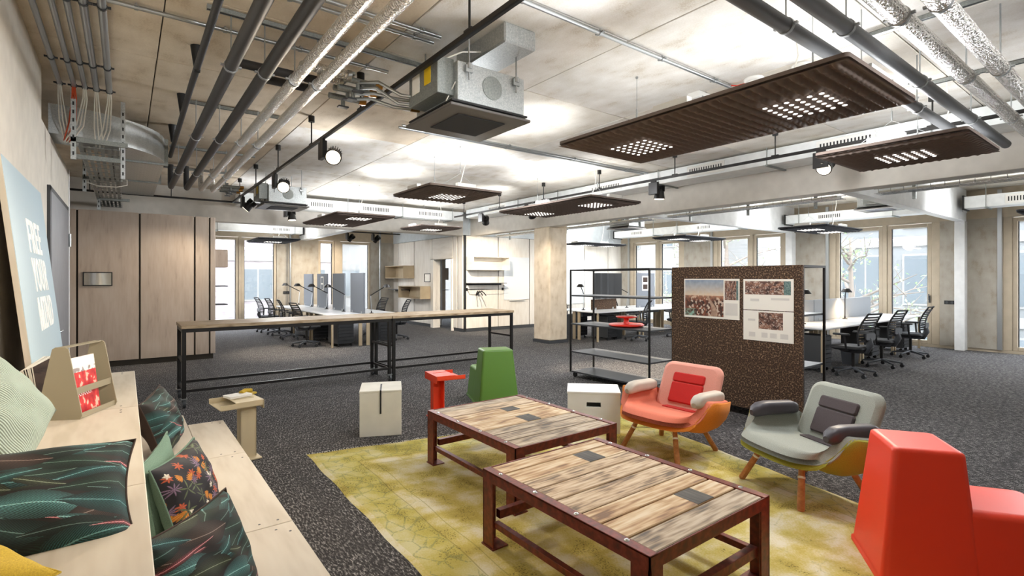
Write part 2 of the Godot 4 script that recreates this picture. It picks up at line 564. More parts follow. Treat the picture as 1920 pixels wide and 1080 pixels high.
# long banana leaves with fine veins on a near black ground
func leaf_print(sd: int, w: int) -> ImageTexture:
	var r := RandomNumberGenerator.new()
	r.seed = sd
	var im := Image.create(w, w, false, Image.FORMAT_RGB8)
	im.fill(C("1a1412"))
	var cols := [C("2f6f70"), C("6fb4b4"), C("24483a"), C("4d5a3c"), C("5a4237"), C("1e3a33"), C("3e7f7c"), C("c4626a"), C("274f49")]
	for l in 46:
		var at := Vector2(r.randf() * w, r.randf() * w)
		var dir := Vector2.from_angle(r.randf_range(-0.35, 0.35) + (PI if l % 2 else 0.0))
		var ln := r.randf_range(140, 300)
		var wd := ln * r.randf_range(0.13, 0.24)
		var ci := l % cols.size()
		if ci == 7: wd *= 0.3
		var c0: Color = cols[ci]
		var c1: Color = c0.darkened(0.8)
		var bend := r.randf_range(-0.25, 0.25)
		var sidev := Vector2(-dir.y, dir.x)
		for a in int(ln):
			var f := a / ln
			var hw := wd * sin(PI * pow(f, 0.8))
			for b in range(-int(hw), int(hw) + 1):
				var q := at + dir * a + sidev * (b + bend * ln * f * f)
				var st := sin((a - absf(b) * 1.3) * 0.85)
				var edge := absf(b) / maxf(1.0, hw)
				var c := c1.lerp(c0, clampf(0.5 + 0.5 * st, 0, 1) * (1.0 - 0.7 * edge))
				if absi(b) < 2: c = c0.lightened(0.3)
				var px := posmod(int(q.x), w)
				var py := posmod(int(q.y), w)
				im.set_pixel(px, py, c)
				im.set_pixel((px + 1) % w, py, c)
	return tex(im)

func flower_print(w: int) -> ImageTexture:
	var r := RandomNumberGenerator.new()
	r.seed = 5
	var im := Image.create(w, w, false, Image.FORMAT_RGB8)
	im.fill(C("16141c"))
	for l in 70:
		var at := Vector2(r.randf() * w, r.randf() * w)
		var kind := l % 5
		var n := [6, 5, 9, 5, 7][kind] as int
		var col: Color = [C("d98a2b"), C("e8e2d2"), C("8a6f8c"), C("5f6b4a"), C("c65a34")][kind]
		var ln: float = [46, 18, 40, 50, 26][kind] * r.randf_range(0.8, 1.2)
		var wd: float = [6, 6, 3, 5, 5][kind]
		var turn := r.randf() * TAU
		for k in n:
			var dir := Vector2.from_angle(turn + (TAU * k / n if kind != 0 else 0.28 * k))
			var sd := Vector2(-dir.y, dir.x)
			for a in int(ln):
				var hw := wd * sin(PI * a / ln) + 0.6
				for b in range(-int(hw), int(hw) + 1):
					var q := at + dir * a + sd * b
					im.set_pixel(posmod(int(q.x), w), posmod(int(q.y), w), col.darkened(0.35 * absf(b) / maxf(1.0, hw)))
	return tex(im)

const CEIL := 3.45

func V(x: float, y: float, z: float) -> Vector3:
	return Vector3(x, y, z)

func bx(a: Vector3, b: Vector3, bev := 0.0) -> MB:
	return MB.new().span(a, b, bev)

var n_window := 0
# a window in a wall whose plane lies across `axis` ("x" or "z"), from s0 to s1 along the wall
func window(axis: String, plane: float, s0: float, s1: float, y0: float, y1: float, handle := false) -> void:
	n_window += 1
	var o := struct("window_%d" % n_window)
	var f := func(s: float, y: float, d: float) -> Vector3: return V(plane + d, y, s) if axis == "x" else V(s, y, plane + d)
	var sg := 1.0 if axis == "x" else -1.0
	var fw := 0.08
	for e in [[s0, s0 + fw, y0, y1], [s1 - fw, s1, y0, y1], [s0 + fw, s1 - fw, y0, y0 + fw], [s0 + fw, s1 - fw, y1 - fw, y1]]:
		part("window_frame", bx(f.call(e[0], e[2], 0.02 * sg), f.call(e[1], e[3], 0.14 * sg), 0.008), M.frame_beige, o)
	var m := MB.new()
	for e in [[s0 + fw, s0 + fw + 0.015, y0 + fw, y1 - fw], [s1 - fw - 0.015, s1 - fw, y0 + fw, y1 - fw]]:
		m.span(f.call(e[0], e[2], 0.06 * sg), f.call(e[1], e[3], 0.1 * sg))
	part("gasket", m, M.black_plastic, o)
	part("pane", bx(f.call(s0 + fw + 0.015, y0 + fw, 0.075 * sg), f.call(s1 - fw - 0.015, y1 - fw, 0.085 * sg)), M.glass, o)
	if handle:
		var h := MB.new()
		h.span(f.call(s1 - 0.055, 1.0, -0.01 * sg), f.call(s1 - 0.025, 1.16, 0.02 * sg), 0.004)
		h.span(f.call(s1 - 0.05, 1.06, -0.05 * sg), f.call(s1 - 0.03, 1.2, -0.03 * sg), 0.006)
		part("handle", h, M.dark_grey, o)

func build_structure() -> void:
	var o := struct("floor")
	part("carpet", bx(V(-2.2, -0.12, -17.7), V(14.84, 0, 4.7)), M.carpet, o)
	# ceiling of cast panels with recessed joints
	o = struct("ceiling")
	part("slab", bx(V(-2.2, 3.475, -17.7), V(14.84, 3.7, 4.7)), M.joint, o)
	var xs := [-2.0, -1.28, 0.22, 1.72, 3.22, 4.72, 6.22, 8.0]
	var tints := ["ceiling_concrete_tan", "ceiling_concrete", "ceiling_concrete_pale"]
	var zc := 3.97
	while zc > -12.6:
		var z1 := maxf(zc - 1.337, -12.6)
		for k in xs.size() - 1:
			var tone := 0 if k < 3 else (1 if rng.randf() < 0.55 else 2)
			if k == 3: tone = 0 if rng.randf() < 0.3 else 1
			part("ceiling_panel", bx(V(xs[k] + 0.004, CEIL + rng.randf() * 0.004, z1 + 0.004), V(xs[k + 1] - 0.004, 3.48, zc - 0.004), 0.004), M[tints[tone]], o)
		zc = z1 if z1 > -12.59 else -20.0
	for e in [[8.25, 14.6, 4.5, -2.9], [8.25, 14.6, -3.07, -6.45], [8.25, 14.6, -6.62, -12.6], [1.39, 4.5, -12.9, -17.4], [4.75, 7.9, -12.9, -17.4], [7.9, 11.2, -12.9, -17.4], [-2.0, 8.0, 3.97, 4.7]]:
		part("ceiling_panel", bx(V(e[0], CEIL, e[3]), V(e[1], 3.48, e[2])), M.ceiling_concrete_pale, o)
	# left wall with the notch where cables and air duct come through
	o = struct("wall_left")
	var poly := PackedVector2Array([Vector2(4.5, 0), Vector2(4.5, 3.46), Vector2(-6.2, 3.46), Vector2(-6.2, 2.98), Vector2(-8.9, 2.98), Vector2(-8.9, 0)])
	part("plaster", MB.new().prism(poly, 0.2, Transform3D(Basis(V(0, 0, 1), V(0, 1, 0), V(-1, 0, 0)), V(-0.7, 0, 0))), M.wall_paint, o)
	part("edge_bead", bx(V(-0.605, 0, -8.92), V(-0.585, 2.98, -8.88)), M.white_paint, o)
	o = struct("door_1")
	part("door_leaf", bx(V(-0.6, 0.01, -8.5), V(-0.57, 2.4, -6.68), 0.004), M.door_grey, o)
	part("door_frame", MB.new().span(V(-0.6, 0, -6.68), V(-0.575, 2.45, -6.6)).span(V(-0.6, 0, -8.58), V(-0.575, 2.45, -8.5)).span(V(-0.6, 2.4, -8.58), V(-0.575, 2.45, -6.6)), M.dark_grey, o)
	for y in [0.3, 1.95]:
		part("hinge", MB.new().cyl(V(-0.56, y, -8.53), V(-0.56, y + 0.16, -8.53), 0.014), M.steel, o)
	part("handle", MB.new().tube([V(-0.57, 1.02, -6.78), V(-0.51, 1.02, -6.78), V(-0.51, 1.02, -6.92)], 0.01), M.steel, o)
	o = struct("wall_corridor")
	part("plaster", MB.new().span(V(-2.2, 0, -17.6), V(-2.0, 3.47, -4.9)).span(V(-2.0, 0, -5.0), V(-0.81, 3.47, -4.9)), M.wall_paint, o)
	o = struct("wall_front")
	part("plaster", bx(V(-0.8, 0, 4.5), V(14.84, 3.47, 4.7)), M.wall_paint, o)
	# beams and column
	o = struct("beam_main")
	part("cladding", bx(V(8.0, 2.78, -12.6), V(8.25, 3.46, 4.5), 0.006), M.beam_paint, o)
	o = struct("beam_back")
	part("cladding", bx(V(-2.0, 2.78, -12.9), V(7.75, 3.46, -12.6), 0.006), M.beam_paint, o)
	o = struct("beam_office")
	part("cladding", bx(V(4.5, 2.78, -17.4), V(4.75, 3.46, -12.9), 0.006), M.white_paint, o)
	for z in [-2.9, -6.45]:
		o = struct("beam_cross")
		part("cladding", bx(V(8.25, 2.78, z - 0.17), V(14.45, 3.46, z), 0.006), M.white_paint, o)
		part("end_post", bx(V(14.3, 0.0, z - 0.17), V(14.54, 2.78, z), 0.006), M.white_paint, o)
		part("end_plate", bx(V(14.1, 2.95, z), V(14.4, 3.25, z + 0.02)), M.white_paint, o)
	o = struct("column")
	part("shaft", bx(V(8.0, 0.06, -9.72), V(8.58, 2.78, -9.12), 0.03), M.column_concrete, o)
	part("upper_shaft", bx(V(8.26, 2.78, -9.7), V(8.56, 3.46, -9.14)), M.column_concrete, o)
	part("plinth", bx(V(7.99, 0, -9.73), V(8.59, 0.07, -9.11)), M.dark_grey, o)
	# right facade
	o = struct("wall_right")
	part("parapet", bx(V(14.54, 2.82, -12.8), V(14.84, 3.47, 4.5)), M.frame_beige, o)
	part("sill", bx(V(14.54, 0, -12.8), V(14.84, 0.06, 4.5)), M.frame_beige, o)
	for k in range(-2, 3):
		var s := -3.28 * k
		part("pier", bx(V(14.52, 0.06, s - 6.65), V(14.84, 2.82, s - 5.62)), M.wall_concrete, o)
		for e in [[-3.37, -3.52], [-4.37, -4.46], [-5.48, -5.62]]:
			part("frame_post", bx(V(14.54, 0.06, s + e[1]), V(14.7, 2.82, s + e[0]), 0.006), M.frame_beige, o)
		part("conduit_slot", bx(V(14.5, 0.06, s - 5.7), V(14.525, 3.4, s - 5.63)), M.steel, o)
		window("x", 14.54, s - 4.37, s - 3.52, 0.06, 2.8, k == 0)
		window("x", 14.54, s - 5.48, s - 4.46, 0.06, 2.8)
	part("pier", bx(V(14.52, 0.06, 3.19), V(14.84, 2.82, 4.5)), M.wall_concrete, o)
	for z in [-3.2, -9.6]:
		var sk := thing("wall_socket", "black double wall socket on the concrete pier " + ("beside the tall handled window" if z > -5 else "behind the middle desks"), "socket", V(14.52, 1.02, z))
		part("cover_plate", bx(V(-0.012, -0.04, -0.09), V(0, 0.04, 0.09), 0.004), M.black_plastic, sk)
		for d in [-0.045, 0.045]: part("outlet", MB.new().cyl(V(-0.016, 0, d), V(-0.011, 0, d), 0.026), M.dark_grey, sk)
	# back facade of the left office
	o = struct("wall_back")
	part("parapet", bx(V(-2.0, 2.82, -17.7), V(11.2, 3.47, -17.4)), M.frame_beige, o)
	part("sill", bx(V(-2.0, 0, -17.7), V(11.2, 0.06, -17.4)), M.frame_beige, o)
	var wins := [[1.5, 2.75], [2.82, 3.82], [5.1, 5.64], [5.83, 6.9], [8.0, 8.7], [9.1, 9.75], [9.85, 10.75]]
	var prev := -2.0
	for e in wins:
		part("pier", bx(V(prev, 0.06, -17.7), V(e[0], 2.82, -17.4)), M.frame_beige if e[0] - prev < 0.5 else M.wall_concrete, o)
		window("z", -17.4, e[0], e[1], 0.06, 2.8)
		prev = e[1]
	part("pier", bx(V(prev, 0.06, -17.7), V(11.2, 2.82, -17.4)), M.wall_concrete, o)
	part("duct_riser", MB.new().cyl(V(4.2, 0, -17.3), V(4.2, 3.4, -17.3), 0.03).cyl(V(7.2, 0, -17.3), V(7.2, 3.4, -17.3), 0.035), M.steel, o)
	var sk2 := thing("wall_socket", "black double wall socket on the pale pier behind the left desks", "socket", V(4.1, 1.1, -17.39))
	part("cover_plate", bx(V(-0.09, -0.04, 0), V(0.09, 0.04, 0.012), 0.004), M.black_plastic, sk2)
	for d in [-0.045, 0.045]: part("outlet", MB.new().cyl(V(d, 0, 0.011), V(d, 0, 0.016), 0.026), M.dark_grey, sk2)
	# cabinet block: limed panels with black joints
	o = struct("wall_cabinet")
	part("core", bx(V(-2.0, 0, -17.4), V(1.36, 2.72, -11.43)), M.joint, o)
	part("upper_wall", bx(V(-2.0, 2.72, -17.4), V(1.36, 3.46, -12.9)), M.beam_paint, o)
	part("plinth", bx(V(-2.0, 0, -11.5), V(1.3, 0.09, -11.44)), M.black_plastic, o)
	var px := [-2.0, -1.5, -0.655, 0.207, 1.052, 1.298, 1.395]
	for k in px.size() - 1:
		var m := MB.new()
		m.off = Vector2(rng.randf() * 3, rng.randf() * 3)
		part("limed_panel", m.span(V(px[k] + 0.014, 0.1, -11.44), V(px[k + 1] - 0.014, 2.73, -11.4), 0.003), M.limed_panel, o)
	for k in 5:
		var m := MB.new()
		m.off = Vector2(rng.randf() * 3, rng.randf() * 3)
		part("limed_panel", m.span(V(1.355, 0.1, -12.58 - 1.2 * k + 0.008), V(1.395, 2.73, -11.405 - 1.2 * k if k == 0 else -11.39 - 1.2 * k - 0.008), 0.003), M.limed_panel, o)
	# panelled partition across the back of the left office (faces the desks)
	o = struct("wall_partition")
	part("core", MB.new().span(V(7.79, 0.05, -17.4), V(7.86, 2.8, -14.3)).span(V(7.79, 2.16, -14.3), V(7.86, 2.8, -13.2)).span(V(7.79, 0.05, -13.2), V(7.86, 2.8, -12.6)), M.black_plastic, o)
	part("bulkhead", bx(V(7.75, 2.8, -17.4), V(7.95, 3.46, -12.62)), M.cool_paint, o)
	part("plinth", MB.new().span(V(7.78, 0, -17.4), V(7.88, 0.09, -14.45)).span(V(7.78, 0, -13.2), V(7.88, 0.09, -12.62)), M.dark_grey, o)
	for e in [[-17.4, -17.0, 0.1, 2.79], [-17.0, -15.72, 0.1, 2.79], [-15.72, -14.47, 0.1, 2.79], [-14.47, -13.18, 2.17, 2.79], [-13.18, -12.93, 0.1, 2.79], [-12.9, -12.62, 0.1, 2.79]]:
		for sd in [7.75, 7.86]:
			var m := MB.new()
			m.off = Vector2(rng.randf() * 3, rng.randf() * 3)
			part("pale_panel", m.span(V(sd, e[2], e[0] + 0.017), V(sd + 0.04, e[3], e[1] - 0.017), 0.003), M.pale_panel, o)
	part("door_jamb", MB.new().span(V(7.7, 0, -14.47), V(7.95, 2.16, -14.3)).span(V(7.7, 0, -13.2), V(7.95, 2.16, -13.16)).span(V(7.7, 2.14, -14.47), V(7.95, 2.18, -13.16)), M.pale_panel, o)
	# pale panel wall behind the column, facing the camera
	o = struct("wall_panelled")
	part("core", bx(V(7.86, 0.05, -12.72), V(14.6, 2.8, -12.64)), M.black_plastic, o)
	part("bulkhead", bx(V(7.95, 2.8, -12.75), V(14.6, 3.46, -12.6)), M.cool_paint, o)
	part("plinth", bx(V(7.86, 0, -12.7), V(14.5, 0.09, -12.61)), M.dark_grey, o)
	var qx := [7.83, 9.0, 10.21, 11.43, 12.65, 13.84, 14.56]
	for k in qx.size() - 1:
		var m := MB.new()
		m.off = Vector2(rng.randf() * 3, rng.randf() * 3)
		part("pale_panel", m.span(V(qx[k] + 0.017, 0.1, -12.64), V(qx[k + 1] - 0.017, 2.79, -12.6), 0.003), M.pale_panel, o)
	o = struct("wall_meeting_room")
	part("plaster", MB.new().span(V(11.0, 0, -17.4), V(11.2, 3.47, -12.75)), M.white_paint, o)

func far_house(called: String, label: String, axis: String, plane: float, s0: float, s1: float, y1: float, m: Material, cols: int, rows: int, ww: float, wh: float, band: Material, fr: Material) -> void:
	var o := thing(called, label, "building", V(plane, -4, (s0 + s1) / 2) if axis == "x" else V((s0 + s1) / 2, -4, plane))
	var L := s1 - s0
	var f := func(s: float, y: float, d: float) -> Vector3: return V(d, y + 4, s) if axis == "x" else V(s, y + 4, -d)
	part("wall", bx(f.call(-L / 2, -4, 0), f.call(L / 2, y1, 8)), m, o)
	var fh := 3.3
	for r in rows:
		var yb := -3.9 + r * fh + 1.0
		if band: part("floor_band", bx(f.call(-L / 2, yb + wh + 0.35, -0.1), f.call(L / 2, yb + wh + 0.75, 0)), band, o)
		for k in cols:
			var s := -L / 2 + L * (k + 0.5) / cols
			var w := part("window", bx(f.call(s - ww / 2, yb, -0.08), f.call(s + ww / 2, yb + wh, 0.02)), fr, o)
			part("window_pane", MB.new().span(f.call(s - ww / 2 + 0.08, yb + 0.08, -0.1), f.call(s - 0.04, yb + wh - 0.08, -0.07)).span(f.call(s + 0.04, yb + 0.08, -0.1), f.call(s + ww / 2 - 0.08, yb + wh - 0.08, -0.07)), M.glass_far, w)

func tree(at: Vector3, h: float, sd: int, label: String) -> void:
	var o := thing("street_tree", label, "tree", at, 0, "bare street trees")
	var r := RandomNumberGenerator.new()
	r.seed = sd
	var trunk := MB.new()
	trunk.tube([V(0, 0, 0), V(0.1, h * 0.3, 0.05), V(0, h * 0.6, 0.1), V(0.1, h, 0)], 0.2, 8, true, [0.22, 0.17, 0.12, 0.03])
	part("trunk", trunk, M.bark, o)
	var lv := MB.new()
	var limbs := MB.new()
	for k in 26:
		var y := h * r.randf_range(0.3, 0.95)
		var a := r.randf() * TAU
		var ln := (h - y) * 0.35 + 1.2
		var e := V(cos(a) * ln, y + ln * r.randf_range(0.1, 0.6), sin(a) * ln)
		var mid := V(cos(a) * ln * 0.5, y + ln * 0.25, sin(a) * ln * 0.5)
		limbs.tube([V(0, y, 0), mid, e], 0.05, 5, false, [0.06, 0.035, 0.012])
		for q in 5:
			var f := r.randf_range(0.3, 1.0)
			var p0 := V(0, y, 0).lerp(e, f)
			var p1 := p0 + V(r.randf_range(-0.7, 0.7), r.randf_range(-0.1, 0.8), r.randf_range(-0.7, 0.7))
			limbs.tube([p0, p1], 0.015, 4, false, [0.018, 0.006])
			for w in 7:
				var c := p0.lerp(p1, r.randf()) + V(r.randf_range(-0.2, 0.2), r.randf_range(-0.2, 0.2), r.randf_range(-0.2, 0.2))
				var d := V(r.randf_range(-1, 1), r.randf_range(-1, 1), r.randf_range(-1, 1)).normalized() * 0.07
				var sd2 := d.cross(Vector3.UP).normalized() * 0.04
				lv.quad(c - d, c + sd2, c + d, c - sd2, d.cross(sd2).normalized())
	part("branches", limbs, M.bark, o)
	var lo := part("foliage", lv, M.leaf, o)
	lo.set_meta("kind", "stuff")

func build_outside() -> void:
	var o := struct("street")
	part("asphalt", bx(V(-30, -4.2, -60), V(80, -4.0, 40)), M.street, o)
	far_house("brick_house", "house with brick bands and white framed windows behind the far office windows", "z", -29.0, -4, 9.5, 9, M.brick_far, 5, 4, 1.5, 1.7, M.render_white, M.render_white)
	far_house("white_house", "white rendered house seen through the windows behind the desk lamps", "z", -32.0, 10.0, 26.0, 9, M.render_white, 6, 4, 1.2, 1.7, null, M.render_grey)
	far_house("rendered_house", "white rendered street house seen above the wire shelf", "x", 30.0, -38.0, -17.5, 9, M.render_white, 7, 4, 1.3, 1.7, null, M.render_white)
	far_house("glazed_office", "pale grey glazed office block seen through the tall windows behind the chairs", "x", 27.0, -12.5, 9.0, 10, M.render_grey, 9, 4, 2.0, 2.2, M.render_white, M.render_white)
	tree(V(21.5, -4, -12.6), 9.0, 3, "leafy street tree seen over the cork board")
	tree(V(22.5, -4, -20.5), 8.0, 8, "thin branched street tree seen between pier and window post")
	tree(V(20.5, -4, -7.3), 7.0, 5, "bare twiggy tree in front of the glazed office block")

# ---------------------------------------------------------------- foreground furniture
func platform() -> void:
	var o := thing("seating_platform", "stepped plywood seating platform along the left wall", "platform", V(0, 0, 0))
	part("upper_riser", MB.new().span(V(0.03, 0.4, -5.15), V(0.05, 0.775, 0.9)).span(V(-0.58, 0, -5.15), V(0.03, 0.775, -5.13)), M.plywood, o)
	part("lower_riser", MB.new().span(V(0.6, 0, -4.72), V(0.62, 0.375, 0.9)).span(V(0.05, 0, -5.08), V(0.37, 0.375, -5.06)).span(V(0.37, 0, -4.74), V(0.6, 0.375, -4.72)).span(V(0.37, 0, -5.08), V(0.39, 0.375, -4.72)), M.plywood, o)
	var z := -5.17
	for w in [1.44, 1.42, 1.42, 1.42]:
		var m := MB.new()
		m.off = Vector2(rng.randf() * 3, rng.randf() * 3)
		var p := part("upper_board", m.span(V(-0.59, 0.775, z + 0.002), V(0.06, 0.8, z + w - 0.002), 0.003), M.plywood, o)
		var s := MB.new()
		for q in [[-0.5, 0.06], [-0.02, 0.06], [-0.02, 0.12], [-0.5, w - 0.06], [-0.02, w - 0.06]]: s.cyl(V(q[0], 0.7995, z + q[1]), V(q[0], 0.8008, z + q[1]), 0.006, -1, 8)
		part("screw", s, M.dark_grey, p)
		z += w
	z = -4.74
	for w in [0.97, 1.2, 1.2, 1.2, 1.0]:
		var m := MB.new()
		m.off = Vector2(rng.randf() * 3, rng.randf() * 3)
		var p := part("lower_board", m.span(V(0.05 if z > -4.7 else 0.39, 0.375, z + 0.002), V(0.635, 0.4, z + w - 0.002), 0.003), M.plywood, o)
		var s := MB.new()
		for q in [[0.55, 0.05], [0.6, 0.1], [0.58, w - 0.05], [0.5, w - 0.05]]: s.cyl(V(q[0], 0.3995, z + q[1]), V(q[0], 0.4008, z + q[1]), 0.006, -1, 8)
		part("screw", s, M.dark_grey, p)
		z += w
	part("lower_board", bx(V(0.05, 0.375, -5.1), V(0.388, 0.4, -3.772), 0.003), M.plywood, o)

func pillow(called: String, label: String, at: Vector3, b: Basis, w: float, h: float, th: float, front: Material, back: Material) -> void:
	var o := thing(called, label, "pillow", at)
	for sg in [1.0, -1.0]:
		var f := func(u: float, v: float) -> Vector3:
			var p := u * 2 - 1
			var q := v * 2 - 1
			var zz: float = sg * th * 0.5 * pow(maxf(0.0, (1 - p * p) * (1 - q * q)), 0.42)
			zz *= 1.0 + 0.05 * sin(p * 9.0 + q * 5.0) + 0.04 * sin(q * 11.0 - p * 4.0)
			return b * V(w / 2 * p * (1 - 0.09 * (1 - q * q)), h / 2 * q * (1 - 0.09 * (1 - p * p)), zz)
		part("front_cover" if sg > 0 else "back_cover", MB.new().sheet(26, 26, f), front if sg > 0 else back, o)
	var rim := []
	for k in 80:
		var s := k / 20.0
		var c := int(s)
		var e := (s - c) * 2 - 1
		var pq: Vector2 = [Vector2(e, -1), Vector2(1, e), Vector2(-e, 1), Vector2(-1, -e)][c]
		rim.append(b * V(w / 2 * pq.x * (1 - 0.09 * (1 - pq.y * pq.y)), h / 2 * pq.y * (1 - 0.09 * (1 - pq.x * pq.x)), 0))
	rim.append(rim[0])
	part("piping", MB.new().tube(rim, 0.004, 6, false), back, o)

func facing(nrm: Vector3, roll := 0.0) -> Basis:
	var z := nrm.normalized()
	var x := Vector3.UP.cross(z).normalized()
	return Basis(x, z.cross(x), z).rotated(z, roll)

func coffee_table(label: String, x0: float, x1: float, z0: float, z1: float, h: float, patches: Array) -> void:
	var o := thing("coffee_table", label, "coffee table", V((x0 + x1) / 2, 0.009, (z0 + z1) / 2), 0, "plank coffee tables")
	var hx := (x1 - x0) / 2
	var hz := (z1 - z0) / 2
	for sx in [-1.0, 1.0]:
		for sz in [-1.0, 1.0]:
			var c := V(sx * hx, 0, sz * hz)
			var m := MB.new().span(c + V(0, 0.008, 0), c + V(-sx * 0.012, h - 0.055, -sz * 0.1), 0.002).span(c + V(0, 0.008, 0), c + V(-sx * 0.085, h - 0.055, -sz * 0.012), 0.002)
			m.span(c + V(sx * 0.006, 0, sz * 0.006), c + V(-sx * 0.1, 0.008, -sz * 0.11))
			part("leg", m, M.rust_red, o)
	for sx in [-1.0, 1.0]:
		part("side_rail", MB.new().span(V(sx * hx, h - 0.06, -hz), V(sx * (hx - 0.008), h, hz), 0.002).span(V(sx * hx, h - 0.008, -hz), V(sx * (hx - 0.05), h + 0.002, hz), 0.002), M.rust_red, o)
		part("side_stretcher", bx(V(sx * (hx - 0.015), 0.12, -hz + 0.09), V(sx * (hx - 0.05), 0.155, hz - 0.09), 0.002), M.rust_red, o)
		for k in 4:
			var zz := -hz + 0.14 + k * (2 * hz - 0.28) / 3
			part("bolt", MB.new().lathe(V(sx * (hx - 0.026), h + 0.002, zz), [[0.013, 0.0], [0.012, 0.004], [0.006, 0.007]], 10), M.chrome, o)
	for sz in [-1.0, 1.0]:
		part("end_rail", bx(V(-hx, h - 0.06, sz * hz), V(hx, h, sz * (hz - 0.008)), 0.002), M.rust_red, o)
		part("end_stretcher", bx(V(-hx + 0.08, 0.14, sz * (hz - 0.02)), V(hx - 0.08, 0.19, sz * (hz - 0.06)), 0.002), M.rust_red, o)
	var zz := -hz + 0.01
	var ws := [0.13, 0.17, 0.12, 0.16, 0.18, 0.13, 0.16, 0.15]
	var tot := 0.0
	for w in ws: tot += w
	for k in ws.size():
		var w: float = ws[k] / tot * (2 * hz - 0.02)
		var m := MB.new()
		m.off = Vector2(rng.randf() * 2, rng.randf() * 2)
		var dy := rng.randf() * 0.003
		var mm: Material = [M.reclaimed_b, M.reclaimed_a, M.reclaimed_c][rng.randi() % 3]
		var p := part("plank", m.span(V(-hx + 0.052, h - 0.03, zz + 0.005), V(hx - 0.052, h - 0.002 + dy, zz + w - 0.005), 0.004), mm, o)
		for e in patches:
			if e[0] == k:
				part("inset_patch", bx(V(e[1] * hx - 0.07, h - 0.02, zz + 0.006), V(e[1] * hx + 0.07, h - 0.001 + dy, zz + w - 0.006), 0.002), M.reclaimed_patch, p)
		zz += w

func bar_table(label: String, x0: float, x1: float, castors: bool) -> void:
	var z0 := -7.98
	var z1 := -7.22
	var o := thing("bar_table", label, "bar table", V((x0 + x1) / 2, 0, (z0 + z1) / 2), 0, "long steel framed bar tables")
	var hx := (x1 - x0) / 2
	var hz := (z1 - z0) / 2
	for k in 5:
		var m := MB.new()
		m.off = Vector2(rng.randf() * 3, rng.randf() * 3)
		var w := 2 * hz / 5
		part("top_board", m.span(V(-hx, 0.945, -hz + w * k + 0.0008), V(hx, 0.985, -hz + w * (k + 1) - 0.0008), 0.002), M.oak_top, o)
	var y0 := 0.11 if castors else 0.0
	for sx in [-1.0, 1.0]:
		for sz in [-1.0, 1.0]:
			var c := V(sx * (hx - 0.03), 0, sz * (hz - 0.04))
			var low := y0 if (sx < 0 or not castors) else y0
			part("leg", bx(c + V(-0.022, low, -0.022), c + V(0.022, 0.945, 0.022), 0.003), M.black_metal, o)
			if castors:
				var cs := part("castor", MB.new().span(c + V(-0.035, 0.1, -0.035), c + V(0.035, 0.112, 0.035)).span(c + V(-0.022, 0.05, -0.02), c + V(-0.018, 0.1, 0.03)).span(c + V(0.018, 0.05, -0.02), c + V(0.022, 0.1, 0.03)), M.steel, o)
				part("wheel", MB.new().cyl(c + V(-0.015, 0.05, 0.02), c + V(0.015, 0.05, 0.02), 0.05, -1, 20), M.dark_grey, cs)
				part("hub", MB.new().cyl(c + V(-0.017, 0.05, 0.02), c + V(0.017, 0.05, 0.02), 0.02, -1, 14), M.steel, cs)
		for y in [0.18, 0.52]:
			part("end_crossbar", bx(V(sx * (hx - 0.03) - 0.015, y, -hz + 0.06), V(sx * (hx - 0.03) + 0.015, y + 0.03, hz - 0.06)), M.black_metal, o)
		part("end_rail", bx(V(sx * (hx - 0.03) - 0.02, 0.9, -hz + 0.06), V(sx * (hx - 0.03) + 0.02, 0.945, hz - 0.06)), M.black_metal, o)
	for sz in [-1.0, 1.0]:
		part("long_rail", bx(V(-hx + 0.05, 0.9, sz * (hz - 0.04) - 0.02), V(hx - 0.05, 0.945, sz * (hz - 0.04) + 0.02)), M.black_metal, o)
		part("long_stretcher", bx(V(-hx + 0.05, 0.18, sz * (hz - 0.04) - 0.016), V(hx - 0.05, 0.212, sz * (hz - 0.04) + 0.016)), M.black_metal, o)

func shelf_unit(label: String, z0: float, z1: float, shelves: Array) -> Node3D:
	var x0 := 5.6
	var x1 := 6.14
	var o := thing("steel_shelf", label, "shelf", V((x0 + x1) / 2, 0, (z0 + z1) / 2), 0, "black steel shelf units on castors")
	var hx := (x1 - x0) / 2
	var hz := (z1 - z0) / 2
	for sx in [-1.0, 1.0]:
		for sz in [-1.0, 1.0]:
			var c := V(sx * (hx - 0.012), 0, sz * (hz - 0.012))
			part("post", bx(c + V(-0.012, 0.08, -0.012), c + V(0.012, 1.69, 0.012), 0.002), M.black_metal, o)
			var cs := part("castor", MB.new().span(c + V(-sx * 0.05 - 0.025, 0.07, -sz * 0.05 - 0.025), c + V(-sx * 0.05 + 0.025, 0.085, -sz * 0.05 + 0.025)), M.black_metal, o)
			part("wheel", MB.new().cyl(c + V(-sx * 0.05 - 0.015, 0.036, -sz * 0.05), c + V(-sx * 0.05 + 0.015, 0.036, -sz * 0.05), 0.036, -1, 16), M.black_plastic, cs)
		part("top_rail", bx(V(sx * (hx - 0.012) - 0.012, 1.666, -hz + 0.024), V(sx * (hx - 0.012) + 0.012, 1.69, hz - 0.024)), M.black_metal, o)
	for sz in [-1.0, 1.0]:
		part("top_rail", bx(V(-hx + 0.024, 1.666, sz * (hz - 0.012) - 0.012), V(hx - 0.024, 1.69, sz * (hz - 0.012) + 0.012)), M.black_metal, o)
	for y in shelves:
		part("shelf_board", bx(V(-hx + 0.002, y - 0.022, -hz + 0.026), V(hx - 0.002, y, hz - 0.026), 0.002), M.dark_grey, o)
	return o

